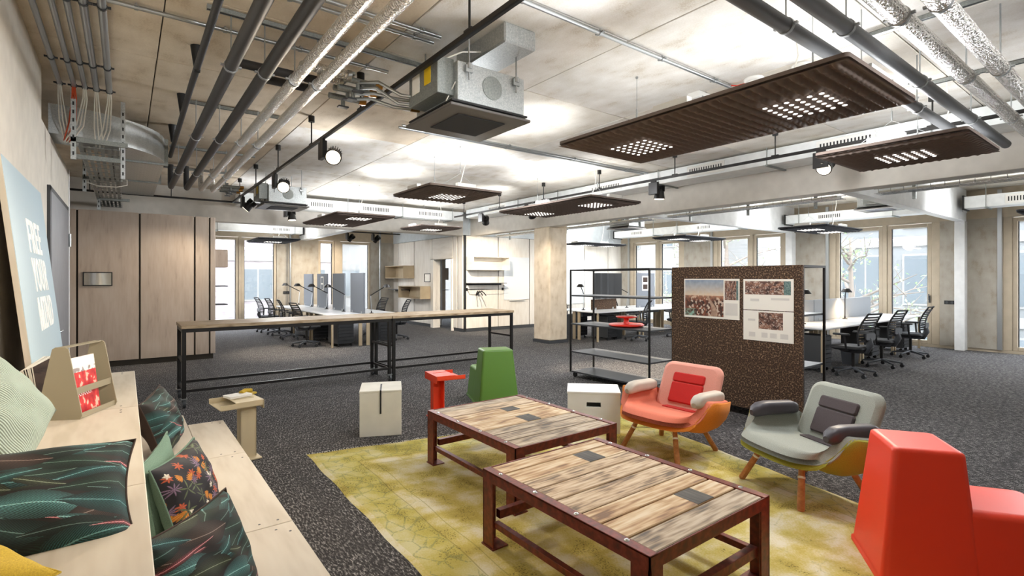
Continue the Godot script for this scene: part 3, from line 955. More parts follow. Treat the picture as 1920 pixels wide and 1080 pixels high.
func lounge_chair(label: String, at: Vector3, turn: float, top: Material, seat: Material, shell: Material, pad: Material, lumbar: Material) -> void:
	var o := thing("lounge_chair", label, "armchair", at, turn, "upholstered lounge chairs on splayed wooden legs")
	var prof := func(s: float, t: float, off: float) -> Vector3:
		var a := absf(s)
		var sg := signf(s)
		var rise: float = smoothstep(0.06, 0.42, t)
		var wd := 0.25 + 0.03 * sin(PI * t)
		var x := a / 0.6 * wd
		var y := 0.0
		var nx := 0.0
		var ny := 1.0
		if a > 0.6:
			var ph: float = (a - 0.6) / 0.4 * 1.5
			x = wd + 0.1 * sin(ph) * (0.75 + 0.25 * rise)
			y = (1.0 - cos(ph)) * 0.16 * rise
			nx = -sg * sin(ph) * (0.3 + 0.7 * rise)
			ny = maxf(0.1, cos(ph))
		var l := Vector2(nx, ny).normalized()
		var z := 0.37 - 0.66 * t - (1.0 - t) * (1.0 - t) * 0.16 * a * a * a
		var y0 := 0.395 - 0.075 * t - 0.05 * pow(1.0 - minf(1.0, t / 0.14), 2.0)
		return V(sg * x - l.x * off, y0 + y - l.y * off, z)
	for e in [["seat_cushion", 0.0, 0.085, seat], ["seat_shell", 0.07, 0.12, shell]]:
		var rings := []
		for k in 19:
			var t := k / 18.0
			var ring := []
			var w := sin(PI * clampf(t * 0.96 + 0.02, 0, 1))
			var o0: float = e[1]
			var o1: float = e[2] if e[1] == 0.0 else 0.07 + 0.075 * smoothstep(0.05, 0.5, t) * pow(w, 0.5)
			if e[1] == 0.0: o1 = 0.085 * pow(clampf(w * 2.5, 0.05, 1), 0.5)
			for s in 25: ring.append(prof.call(-1.0 + s / 12.0, t, o0))
			for s in 25: ring.append(prof.call(1.0 - s / 12.0, t, o1 * (1.0 if e[1] == 0.0 else clampf(1.25 - absf(1.0 - s / 12.0) * 0.4, 0.5, 1.0))))
			rings.append(ring)
		part(e[0], MB.new().loft(rings), e[3], o)
	for sx in [-1.0, 1.0]:
		var xf := Transform3D(Basis(V(1, 0, 0), V(0, 0, 1), V(0, -1, 0)), V(sx * 0.35, 0.512, -0.03))
		part("arm_pad", MB.new().rloft([[0.02, 0.02, 0.018, -0.225, 0, 0.012], [0.044, 0.04, 0.03, -0.212, 0, 0.01], [0.052, 0.05, 0.034, -0.17, 0, 0.004], [0.053, 0.053, 0.036, 0.06, 0, 0], [0.052, 0.052, 0.036, 0.13, 0, 0.006], [0.046, 0.042, 0.034, 0.172, 0, 0.018], [0.022, 0.02, 0.02, 0.195, 0, 0.03]], xf), pad, o)
	var lean := Basis(V(1, 0, 0), deg_to_rad(-24))
	var bk := Transform3D(lean * Basis(V(1, 0, 0), V(0, 0, 1), V(0, -1, 0)), V(0, 0.5, -0.315))
	part("backrest", MB.new().rloft([[0.26, 0.2, 0.07, -0.04, 0, 0], [0.295, 0.232, 0.085, -0.03, 0, 0], [0.31, 0.245, 0.09, 0.0, 0, 0], [0.3, 0.235, 0.085, 0.025, 0, 0], [0.27, 0.205, 0.07, 0.04, 0, 0]], bk), top, o)
	for e in [[0.0, -0.085, 0.045], [0.0, 0.06, 0.097]]:
		var lx := Transform3D(bk.basis, bk.origin + bk.basis * V(0, 0.04, e[1]))
		part("lumbar_pad", MB.new().rloft([[0.165, e[2], 0.02, -0.01, 0, 0], [0.165, e[2], 0.02, 0.01, 0, 0], [0.155, e[2] - 0.01, 0.015, 0.02, 0, 0]], lx), lumbar, o)
	part("lumbar_flap", MB.new().rloft([[0.16, 0.075, 0.02, 0.335, 0, -0.14], [0.16, 0.075, 0.02, 0.362, 0, -0.14]], Transform3D(Basis(V(1, 0, 0), -0.1), V(0, -0.005, 0))), lumbar, o)
	var rp := []
	for sx in [-1.0, 1.0]:
		for sz in [-1.0, 1.0]:
			var a := V(sx * 0.17, 0.325, 0.02 + sz * 0.16)
			var b := V(sx * 0.285, 0.0, 0.01 + sz * 0.29)
			part("leg", MB.new().tube([a, a.lerp(b, 0.5), b + V(0, 0.012, 0), b], 0.02, 12, true, [0.018, 0.022, 0.024, 0.02]), M.leg_wood, o)
			var p := a.lerp(b, 0.42)
			part("leg_ring", MB.new().tube([p + (a - b) * 0.02, p - (a - b) * 0.02], 0.0245, 12), M.paper, o)
			rp.append(p)
	part("tie_cord", MB.new().tube([rp[0], rp[3]], 0.0025, 5).tube([rp[1], rp[2]], 0.0025, 5), M.cable_white, o)

func block_chair(label: String, at: Vector3, turn: float, m: Material) -> void:
	var o := thing("moulded_chair", label, "chair", at, turn, "moulded plastic block chairs")
	part("backrest_block", MB.new().rloft([[0.262, 0.222, 0.04, 0.0, 0, -0.01], [0.262, 0.222, 0.04, 0.022, 0, -0.01], [0.25, 0.212, 0.035, 0.03, 0, -0.01], [0.19, 0.155, 0.03, 0.655, 0, 0], [0.187, 0.152, 0.03, 0.668, 0, 0], [0.176, 0.141, 0.026, 0.676, 0, 0], [0.16, 0.125, 0.02, 0.678, 0, 0]]), m, o)
	part("seat_block", MB.new().rloft([[0.255, 0.25, 0.05, 0.0, 0, 0.34], [0.255, 0.25, 0.05, 0.022, 0, 0.34], [0.245, 0.24, 0.045, 0.03, 0, 0.34], [0.212, 0.215, 0.05, 0.375, 0, 0.34], [0.207, 0.21, 0.05, 0.392, 0, 0.34], [0.192, 0.195, 0.045, 0.402, 0, 0.34], [0.17, 0.175, 0.04, 0.405, 0, 0.34]]), m, o)

func tray_table(label: String, at: Vector3, turn: float, m: Material, h: float) -> void:
	var o := thing("side_table", label, "side table", at, turn, "folded sheet side tables")
	part("post", MB.new().span(V(-0.065, 0.012, -0.045), V(-0.055, h - 0.04, 0.045)).span(V(0.055, 0.012, -0.045), V(0.065, h - 0.04, 0.045)).span(V(-0.065, 0.012, 0.035), V(0.065, h - 0.04, 0.045)), m, o)
	part("foot_plate", bx(V(-0.17, 0, -0.17), V(0.09, 0.012, 0.12), 0.003), m, o)
	part("upper_plate", MB.new().span(V(-0.12, h - 0.006, -0.235), V(0.1, h, -0.02)).span(V(-0.12, h - 0.006, 0.0), V(0.1, h, 0.135)).span(V(-0.12, h - 0.006, -0.02), V(-0.1, h, 0.0)).span(V(0.06, h - 0.006, -0.02), V(0.1, h, 0.0)).span(V(0.094, h - 0.075, -0.235), V(0.1, h, 0.135)), m, o)
	part("lower_tray", MB.new().span(V(-0.235, h - 0.05, -0.235), V(0.09, h - 0.044, 0.135)).span(V(-0.235, h - 0.05, 0.129), V(0.09, h - 0.006, 0.135)).span(V(-0.235, h - 0.05, -0.235), V(0.09, h - 0.006, -0.229)), m, o)

func magazine_rack() -> void:
	var o := thing("magazine_rack", "olive sheet metal magazine rack holding a red magazine on the platform", "magazine rack", V(-0.2, 0.8, -3.74), 1.1)
	for sx in [-1.0, 1.0]:
		var poly := PackedVector2Array([Vector2(-0.11, 0), Vector2(0.09, 0), Vector2(0.1, 0.02), Vector2(0.035, 0.375), Vector2(0.02, 0.385), Vector2(-0.025, 0.385), Vector2(-0.04, 0.375), Vector2(-0.115, 0.02)])
		part("side_plate", MB.new().prism(poly, 0.006, Transform3D(Basis(V(0, 0, 1), V(0, 1, 0), V(-1, 0, 0)), V(sx * 0.158, 0, 0))), M.rack_olive, o)
	part("base_plate", bx(V(-0.155, 0.002, -0.1), V(0.155, 0.008, 0.09)), M.rack_olive, o)
	part("front_lip", bx(V(-0.155, 0.008, 0.084), V(0.155, 0.03, 0.09)), M.rack_olive, o)
	part("front_band", bx(V(-0.155, 0.13, 0.064), V(0.155, 0.165, 0.07)), M.rack_olive, o)
	part("carry_bar", bx(V(-0.155, 0.379, -0.02), V(0.155, 0.385, 0.02)), M.rack_olive, o)
	var mg := thing("red_magazine", "magazine with a red and white cover standing in the olive rack", "magazine", V(-0.2, 0.81, -3.74), 1.1)
	var w := 128
	var im := Image.create(w, w, false, Image.FORMAT_RGB8)
	var nz := nimg(91, 0.03, w, w).get_data()
	for y in w:
		for x in w:
			var k := nz[y * w + x] / 255.0
			var c := C("a31220").lerp(C("f4564a"), k)
			if k > 0.72: c = C("f7b9a6")
			if y < 34: c = C("efece6") if y < 24 or k > 0.5 else C("9a8f8e")
			if y > 76 and y < 88 and x > 14 and x < 92 and (x / 6 + y / 5) % 2 == 0: c = C("f6efe9")
			im.set_pixel(x, y, c)
	mat("magazine_cover", C("ffffff"), 0.35, 0.0, tex(im), -1.0)
	var xf := Transform3D(Basis(V(1, 0, 0), -0.12), V(0.0, 0.0, 0.05))
	var q := MB.new()
	q.quad(xf * V(-0.13, 0, 0.007), xf * V(0.08, 0, 0.007), xf * V(0.08, 0.31, 0.007), xf * V(-0.13, 0.31, 0.007), xf.basis.z, Vector2(0, 1), Vector2(1, 1), Vector2(1, 0), Vector2(0, 0))
	part("cover", q, M.magazine_cover, mg)
	part("pages", MB.new().box(xf * V(-0.025, 0.155, 0), V(0.21, 0.31, 0.012), xf.basis), M.paper, mg)
	for k in 6:
		var mz := thing("magazine", ["darkest magazine fanned out behind the olive rack", "black covered magazine fanned out behind the olive rack", "pale magazine in the fan behind the olive rack", "brown magazine in the fan behind the olive rack", "second black magazine in the fan behind the rack", "outermost pale magazine of the fan behind the rack"][k], "magazine", V(-0.35 - 0.004 * k, 0.8, -4.02 - 0.012 * k), 1.1 - 0.02 * k, "magazines fanned out behind the rack")
		var b := Basis(V(0, 0, 1), 0.22 + 0.03 * k)
		part("pages", MB.new().box(b * V(0, 0.14, 0), V(0.17, 0.28, 0.006), b), M.paper, mz)
		part("cover", MB.new().box(b * V(0, 0.14, 0.0045), V(0.17, 0.28, 0.002), b), M.ink if k % 3 == 1 else (M.cloth_brown if k % 3 == 0 else M.paper), mz)

func text_mesh(s: String, size: float, depth: float) -> TextMesh:
	var t := TextMesh.new()
	var f := SystemFont.new()
	f.font_names = PackedStringArray(["Droid Sans"])
	f.font_weight = 700
	t.font = f
	t.text = s
	t.font_size = 64
	t.pixel_size = size / 64.0
	t.depth = depth
	t.horizontal_alignment = HORIZONTAL_ALIGNMENT_LEFT
	t.vertical_alignment = VERTICAL_ALIGNMENT_BOTTOM
	return t

func slogan_board() -> void:
	var o := thing("slogan_board", "pale blue board lettered FREE YOUR MIND leaning on the wall", "sign", V(-0.4, 0.8, -4.84))
	var up := V(-0.155, 1.45, 0).normalized()
	var x := V(0, 0, -1)
	var b := Basis(x, up, x.cross(up))
	o.basis = b
	part("panel", bx(V(-0.84, 0.0, -0.03), V(0.84, 1.458, -0.002), 0.001), M.plywood, o)
	part("print", bx(V(-0.838, 0.002, -0.002), V(0.838, 1.456, 0.0005)), M.board_blue, o)
	var k := 0
	for s in ["FREE", "YOUR", "MIND"]:
		var t := piece("lettering", text_mesh(s, 0.31, 0.004), M.lettering_white, o, V(-0.28, 0.85 - 0.262 * k, 0.002))
		t.scale = V([0.92, 0.86, 0.9][k], 1.0, 1.0)
		k += 1

func loose_items() -> void:
	# white cube stool with strap
	var o := thing("cube_stool", "off white cube stool with a black strap over its top", "stool", V(2.09, 0, -4.99), -0.42)
	part("body", bx(V(-0.2, 0.0, -0.22), V(0.2, 0.43, 0.22), 0.004), M.cube_white, o)
	part("lid", bx(V(-0.203, 0.43, -0.223), V(0.203, 0.448, 0.223), 0.003), M.cube_white, o)
	part("strap", MB.new().span(V(-0.008, 0.448, -0.1), V(0.008, 0.451, 0.225)).span(V(-0.008, 0.22, 0.221), V(0.008, 0.451, 0.225)), M.black_plastic, o)
	# white slatted crate with hand hole
	o = thing("wooden_crate", "white painted wooden crate with an oval hand hole beside the coffee tables", "crate", V(3.86, 0, -3.72), -0.77)
	part("front_board", MB.new().span(V(-0.26, 0, 0.18), V(0.26, 0.27, 0.2)).span(V(-0.26, 0.315, 0.18), V(0.26, 0.4, 0.2)).span(V(-0.26, 0.27, 0.18), V(-0.07, 0.315, 0.2)).span(V(0.07, 0.27, 0.18), V(0.26, 0.315, 0.2)), M.white_paint, o)
	part("back_board", bx(V(-0.26, 0, -0.2), V(0.26, 0.4, -0.18)), M.white_paint, o)
	for sx in [-1.0, 1.0]: part("side_board", bx(V(sx * 0.26, 0, -0.18), V(sx * 0.24, 0.4, 0.18)), M.white_paint, o)
	for k in 2: part("lid_board", bx(V(-0.265, 0.4, -0.205 + 0.207 * k), V(0.265, 0.42, -0.002 + 0.207 * k), 0.003), M.white_paint, o)
	tray_table("beige folded sheet side table beside the plywood platform", V(0.84, 0, -4.93), 0.12, M.table_beige, 0.51)
	o = thing("notebook", "white notebook lying on the beige side table", "notebook", V(0.79, 0.51, -5.04), 0.3)
	part("pages", bx(V(-0.1, 0.002, -0.06), V(0.09, 0.02, 0.07), 0.002), M.paper, o)
	part("cover", bx(V(-0.102, 0.02, -0.062), V(0.092, 0.023, 0.072), 0.001), M.white_plastic, o)
	o = thing("folded_cloth", "yellow folded cloth at the back of the beige side table", "cloth", V(0.86, 0.51, -5.11), 0.5)
	part("roll", MB.new().tube([V(-0.06, 0.025, 0.02), V(0, 0.032, -0.005), V(0.06, 0.022, 0.0)], 0.02, 10), M.cloth_yellow, o)
	part("fold", MB.new().rloft([[0.05, 0.03, 0.02, 0.0, 0.03, 0.03], [0.05, 0.03, 0.02, 0.012, 0.03, 0.03]]), M.cloth_yellow, o)
	tray_table("orange folded sheet side table beside the green chair", V(2.78, 0, -5.06), 3.0, M.lacquer_orange, 0.5)
	block_chair("green moulded chair turned away behind the coffee tables", V(3.68, 0, -5.22), 2.78, M.plastic_green)
	block_chair("big orange moulded chair at the edge of the rug", V(3.37, 0.009, -0.89), 0.59, M.plastic_orange)
	lounge_chair("pink and salmon lounge chair with red lumbar pad", V(3.93, 0.009, -2.84), -PI / 2 + 0.02, M.cloth_pink, M.cloth_salmon, M.cloth_orange, M.leather_pale, M.cloth_red)
	lounge_chair("light grey lounge chair with dark leather arms and olive shell", V(3.96, 0.009, -1.7), -PI / 2 - 0.4, M.cloth_grey, M.cloth_grey, M.cloth_olive, M.leather_dark, M.cloth_dark)
	# rug
	o = thing("rug", "worn yellow patterned rug under the coffee tables", "rug")
	var A := V(1.27, 0, -4.68)
	var B := V(4.58, 0, -3.98)
	var D := V(1.2, 0, -0.5)
	var E2 := V(3.8, 0, -0.3)
	var f := func(u: float, v: float) -> Vector3:
		var p := A.lerp(B, u).lerp(D.lerp(E2, u), v)
		var e := minf(minf(u, 1 - u), minf(v, 1 - v))
		return p + V(0, 0.008 * smoothstep(0.0, 0.006, e) + 0.002 * sin(u * 9) * sin(v * 11) + 0.001, 0) + V(0.006 * sin(v * 40), 0, 0.008 * sin(u * 37))
	part("pile", MB.new().sheet(60, 60, f), M.rug, o)
	var fr := MB.new()
	for k in 160:
		var u := k / 160.0
		var p: Vector3 = f.call(u, 0.0)
		fr.tube([p + V(0, 0.004, 0.01), p + V(rng.randf_range(-0.01, 0.01), 0.003, -rng.randf_range(0.01, 0.025))], 0.003, 4, false)
	part("fringe", fr, M.paper, o).set_meta("kind", "stuff")

func pillows() -> void:
	pillow("corduroy_pillow", "pale green corduroy pillow leaning on the wall", V(-0.4, 1.07, -2.64), facing(V(0.8, 0.45, 0.35), 0.5), 0.46, 0.46, 0.2, M.corduroy, M.corduroy)
	pillow("leaf_pillow", "dark velvet leaf print cushion lying on the upper tier", V(-0.28, 0.9, -2.02), facing(V(0.1, 0.78, 0.7), -0.1), 0.62, 0.36, 0.2, M.leaf_print, M.cloth_brown)
	pillow("leaf_pillow", "leaf print pillow on the lower tier, farthest of its row", V(0.19, 0.6, -4.12), facing(V(0.9, 0.3, 0.3), 0.1), 0.44, 0.4, 0.2, M.leaf_print_b, M.cloth_brown)
	pillow("green_pillow", "plain sage green pillow pressed behind the flower print pillow", V(0.125, 0.6, -2.72), facing(V(1.0, 0.15, 0.3), 0.05), 0.46, 0.42, 0.1, M.cloth_green, M.cloth_green)
	pillow("flower_pillow", "dark pillow with orange and white flowers on the lower tier", V(0.225, 0.59, -2.68), facing(V(0.85, 0.3, 0.4), 0.0), 0.44, 0.4, 0.17, M.flower_print, M.cloth_green)
	pillow("leaf_pillow", "leaf print pillow on the lower tier, nearest the camera", V(0.21, 0.585, -1.98), facing(V(0.7, 0.35, 0.62), 0.0), 0.42, 0.38, 0.18, M.leaf_print, M.cloth_brown)
	pillow("yellow_pillow", "yellow pillow at the very corner of the picture", V(-0.36, 0.86, -1.66), facing(V(0.1, 1.0, 0.2), 0.2), 0.36, 0.3, 0.13, M.cloth_yellow, M.cloth_yellow)

# ---------------------------------------------------------------- offices behind
func make_office_chair(label: String, at: Vector3, turn: float) -> Node3D:
	var o := thing("office_chair", label, "office chair", at, turn, "black mesh back office chairs")
	for k in 5:
		var a := TAU * k / 5 + 0.3
		var d := V(cos(a), 0, sin(a))
		var lg := part("base_arm", MB.new().tube([V(0, 0.12, 0), d * 0.16 + V(0, 0.1, 0), d * 0.3 + V(0, 0.075, 0)], 0.02, 8, true, [0.026, 0.02, 0.014]), M.chair_frame, o)
		part("castor", MB.new().cyl(d * 0.3 + V(-0.018, 0.03, 0), d * 0.3 + V(0.018, 0.03, 0), 0.03, -1, 12).cyl(d * 0.3 + V(0, 0.04, 0), d * 0.3 + V(0, 0.075, 0), 0.012, -1, 8), M.black_plastic, lg)
	part("gas_lift", MB.new().cyl(V(0, 0.1, 0), V(0, 0.4, 0), 0.025, -1, 12), M.black_metal, o)
	part("seat", MB.new().rloft([[0.2, 0.2, 0.08, 0.41, 0, 0.02], [0.235, 0.235, 0.09, 0.43, 0, 0.02], [0.24, 0.24, 0.09, 0.46, 0, 0.02], [0.21, 0.21, 0.08, 0.48, 0, 0.02]]), M.chair_black, o)
	part("seat_pan", MB.new().rloft([[0.1, 0.12, 0.04, 0.37, 0, -0.02], [0.2, 0.2, 0.08, 0.415, 0, 0.0]]), M.chair_frame, o)
	var pt := func(s: float, t: float) -> Vector3:
		var w := 0.225 - 0.035 * t * t + 0.01 * sin(PI * t)
		return V(s * w, 0.5 + 0.5 * t, -0.2 - 0.12 * t + 0.06 * sin(PI * t) - 0.03 * (1 - s * s))
	var left := []
	for k in 9: left.append(pt.call(-1.0, k / 8.0))
	for k in 7: left.append(pt.call(-1.0 + (k + 1) / 4.0, 1.0))
	for k in 9: left.append(pt.call(1.0, 1.0 - k / 8.0))
	part("back_frame", MB.new().tube(left, 0.014, 8), M.chair_black, o)
	for k in 10:
		var t := 0.14 + 0.083 * k
		var row := []
		for s in 7: row.append(pt.call(-1.0 + s / 3.0, t))
		var m := MB.new()
		for s in 6:
			m.quad(row[s] + V(0, 0.014, 0), row[s + 1] + V(0, 0.014, 0), row[s + 1] - V(0, 0.014, 0), row[s] - V(0, 0.014, 0), V(0, 0, 1))
			m.quad(row[s] + V(0, 0.014, -0.006), row[s + 1] + V(0, 0.014, -0.006), row[s + 1] - V(0, 0.014, 0.006), row[s] - V(0, 0.014, 0.006), V(0, 0, -1))
		part("back_slat", m, M.chair_black, o)
	part("back_support", MB.new().tube([V(0, 0.39, -0.05), V(0, 0.4, -0.2), V(0, 0.52, -0.25), V(0, 0.62, -0.24)], 0.03, 10, true, [0.035, 0.04, 0.05, 0.03]), M.chair_frame, o)
	part("lumbar_plate", MB.new().rloft([[0.13, 0.05, 0.03, -0.008, 0, 0], [0.13, 0.05, 0.03, 0.008, 0, 0]], Transform3D(Basis(V(1, 0, 0), V(0, 0, 1), V(0, -1, 0)), V(0, 0.64, -0.255))), M.chair_frame, o)
	for sx in [-1.0, 1.0]:
		var ar := part("arm_post", MB.new().tube([V(sx * 0.12, 0.4, -0.03), V(sx * 0.27, 0.42, -0.04), V(sx * 0.285, 0.66, -0.02)], 0.016, 8), M.chair_black, o)
		part("arm_rest", MB.new().rloft([[0.04, 0.12, 0.035, 0.655, sx * 0.28, 0.03], [0.045, 0.125, 0.035, 0.67, sx * 0.28, 0.03], [0.035, 0.115, 0.03, 0.685, sx * 0.28, 0.03]]), M.chair_black, ar)
	return o

func make_desk(label: String, at: Vector3, turn: float, group: String) -> Node3D:
	var o := thing("desk", label, "desk", at, turn, group)
	part("table_top", bx(V(-0.84, 0.705, -0.39), V(0.84, 0.73, 0.39), 0.003), M.desk_white, o)
	for sx in [-1.0, 1.0]:
		part("leg_panel", bx(V(sx * 0.8, 0, -0.36), V(sx * 0.765, 0.705, -0.28), 0.003), M.wood_box, o)
		part("leg", bx(V(sx * 0.8, 0, 0.3), V(sx * 0.76, 0.705, 0.34), 0.003), M.wood_box, o)
	part("cable_tray", bx(V(-0.7, 0.58, -0.36), V(0.7, 0.69, -0.28)), M.dark_grey, o)
	return o

func pedestal(label: String, at: Vector3, turn: float) -> void:
	var o := thing("drawer_pedestal", label, "drawer unit", at, turn, "black rolling drawer pedestals")
	part("body", bx(V(-0.19, 0.07, -0.27), V(0.19, 0.6, 0.25), 0.004), M.dark_grey, o)
	for k in 7: part("drawer", MB.new().span(V(-0.18, 0.085 + 0.073 * k, 0.25), V(0.18, 0.145 + 0.073 * k, 0.265)).span(V(-0.18, 0.145 + 0.073 * k, 0.25), V(0.18, 0.15 + 0.073 * k, 0.28)), M.chair_black, o)
	for sx in [-1.0, 1.0]:
		for sz in [-1.0, 1.0]: part("castor", MB.new().cyl(V(sx * 0.15 - 0.012, 0.03, sz * 0.2), V(sx * 0.15 + 0.012, 0.03, sz * 0.2), 0.03, -1, 10).cyl(V(sx * 0.15, 0.03, sz * 0.2), V(sx * 0.15, 0.075, sz * 0.2), 0.01, -1, 6), M.black_plastic, o)

func desk_lamp(label: String, at: Vector3, turn: float, lit: bool) -> void:
	var o := thing("desk_lamp", label, "desk lamp", at, turn, "black jointed desk lamps")
	part("clamp", MB.new().lathe(V(0, 0, 0), [[0.05, 0.0], [0.05, 0.012], [0.015, 0.02], [0.012, 0.06]], 16), M.black_metal, o)
	if lit: part("stem", MB.new().tube([V(0, 0.05, 0), V(0, 0.4, 0), V(0.02, 0.5, 0), V(0.05, 0.54, 0)], 0.009, 8), M.black_metal, o)
	else:
		part("lower_arm", MB.new().bar(V(0, 0.05, 0), V(0.03, 0.42, 0), 0.014, 0.014), M.steel, o)
		part("upper_arm", MB.new().bar(V(0.03, 0.42, 0), V(-0.36, 0.62, 0), 0.02, 0.02), M.black_metal, o)
	var c := V(0.07, 0.56, 0) if lit else V(-0.42, 0.62, 0)
	part("shade", MB.new().lathe(c, [[0.105, -0.02], [0.06, 0.045], [0.05, 0.055], [0.012, 0.06]], 20), M.black_metal, o)
	part("bulb_disc", MB.new().cyl(c + V(0, -0.018, 0), c + V(0, -0.01, 0), 0.085, -1, 16), M.lamp_glow if lit else M.white_plastic, o)
	if lit: spot(o, at + c + V(0, -0.03, 0), at + c + V(0, -1, 0), 1.0, Color(1, 0.86, 0.68), 60, 0.06)

func desk_screen(label: String, a: Vector3, b: Vector3, m: Material) -> void:
	var mid := (a + b) / 2
	var o := thing("desk_screen", label, "screen", V(mid.x, a.y, mid.z), 0, "felt desk screens")
	var h := (b - a) / 2
	part("felt_panel", bx(V(-absf(h.x), 0, -absf(h.z)), V(absf(h.x), b.y - a.y, absf(h.z)), 0.006), m, o)
	var lng := absf(h.x) > absf(h.z)
	for s in [-0.7, 0.7]:
		var c := V(h.x * s, 0, 0) if lng else V(0, 0, h.z * s)
		part("bracket", bx(c + V(-0.025, -0.004, -0.025), c + V(0.025, 0.05, 0.025)), M.steel, o)

func wall_box(label: String, axis: String, plane: float, s0: float, s1: float, y0: float, y1: float, d: float, m: Material) -> void:
	var o := thing("wall_box_shelf", label, "wall shelf", V(plane, y0, (s0 + s1) / 2) if axis == "x" else V((s0 + s1) / 2, y0, plane))
	var L := (s1 - s0) / 2
	var H := y1 - y0
	var f := func(s: float, y: float, e: float) -> Vector3: return V(e, y, s) if axis == "x" else V(s, y, e)
	var q := 0.02
	for e in [["top_board", -L, L, H - q, H], ["bottom_board", -L, L, 0.0, q], ["side_board", -L, -L + q, q, H - q], ["side_board", L - q, L, q, H - q]]:
		part(e[0], bx(f.call(e[1], e[3], 0), f.call(e[2], e[4], d)), m, o)
	part("back_board", bx(f.call(-L + q, q, 0.0), f.call(L - q, H - q, 0.012 * signf(d))), m, o)

func wall_board(label: String, axis: String, plane: float, s0: float, s1: float, y: float, d: float) -> void:
	var o := thing("wall_shelf", label, "wall shelf", V(plane, y, (s0 + s1) / 2) if axis == "x" else V((s0 + s1) / 2, y, plane))
	var L := (s1 - s0) / 2
	var f := func(s: float, yy: float, e: float) -> Vector3: return V(e, yy, s) if axis == "x" else V(s, yy, e)
	part("board", bx(f.call(-L, 0, 0), f.call(L, 0.02, d), 0.002), M.dark_grey, o)
	part("wall_bracket", bx(f.call(-L, -0.05, 0), f.call(L, 0.0, 0.015 * signf(d))), M.black_metal, o)

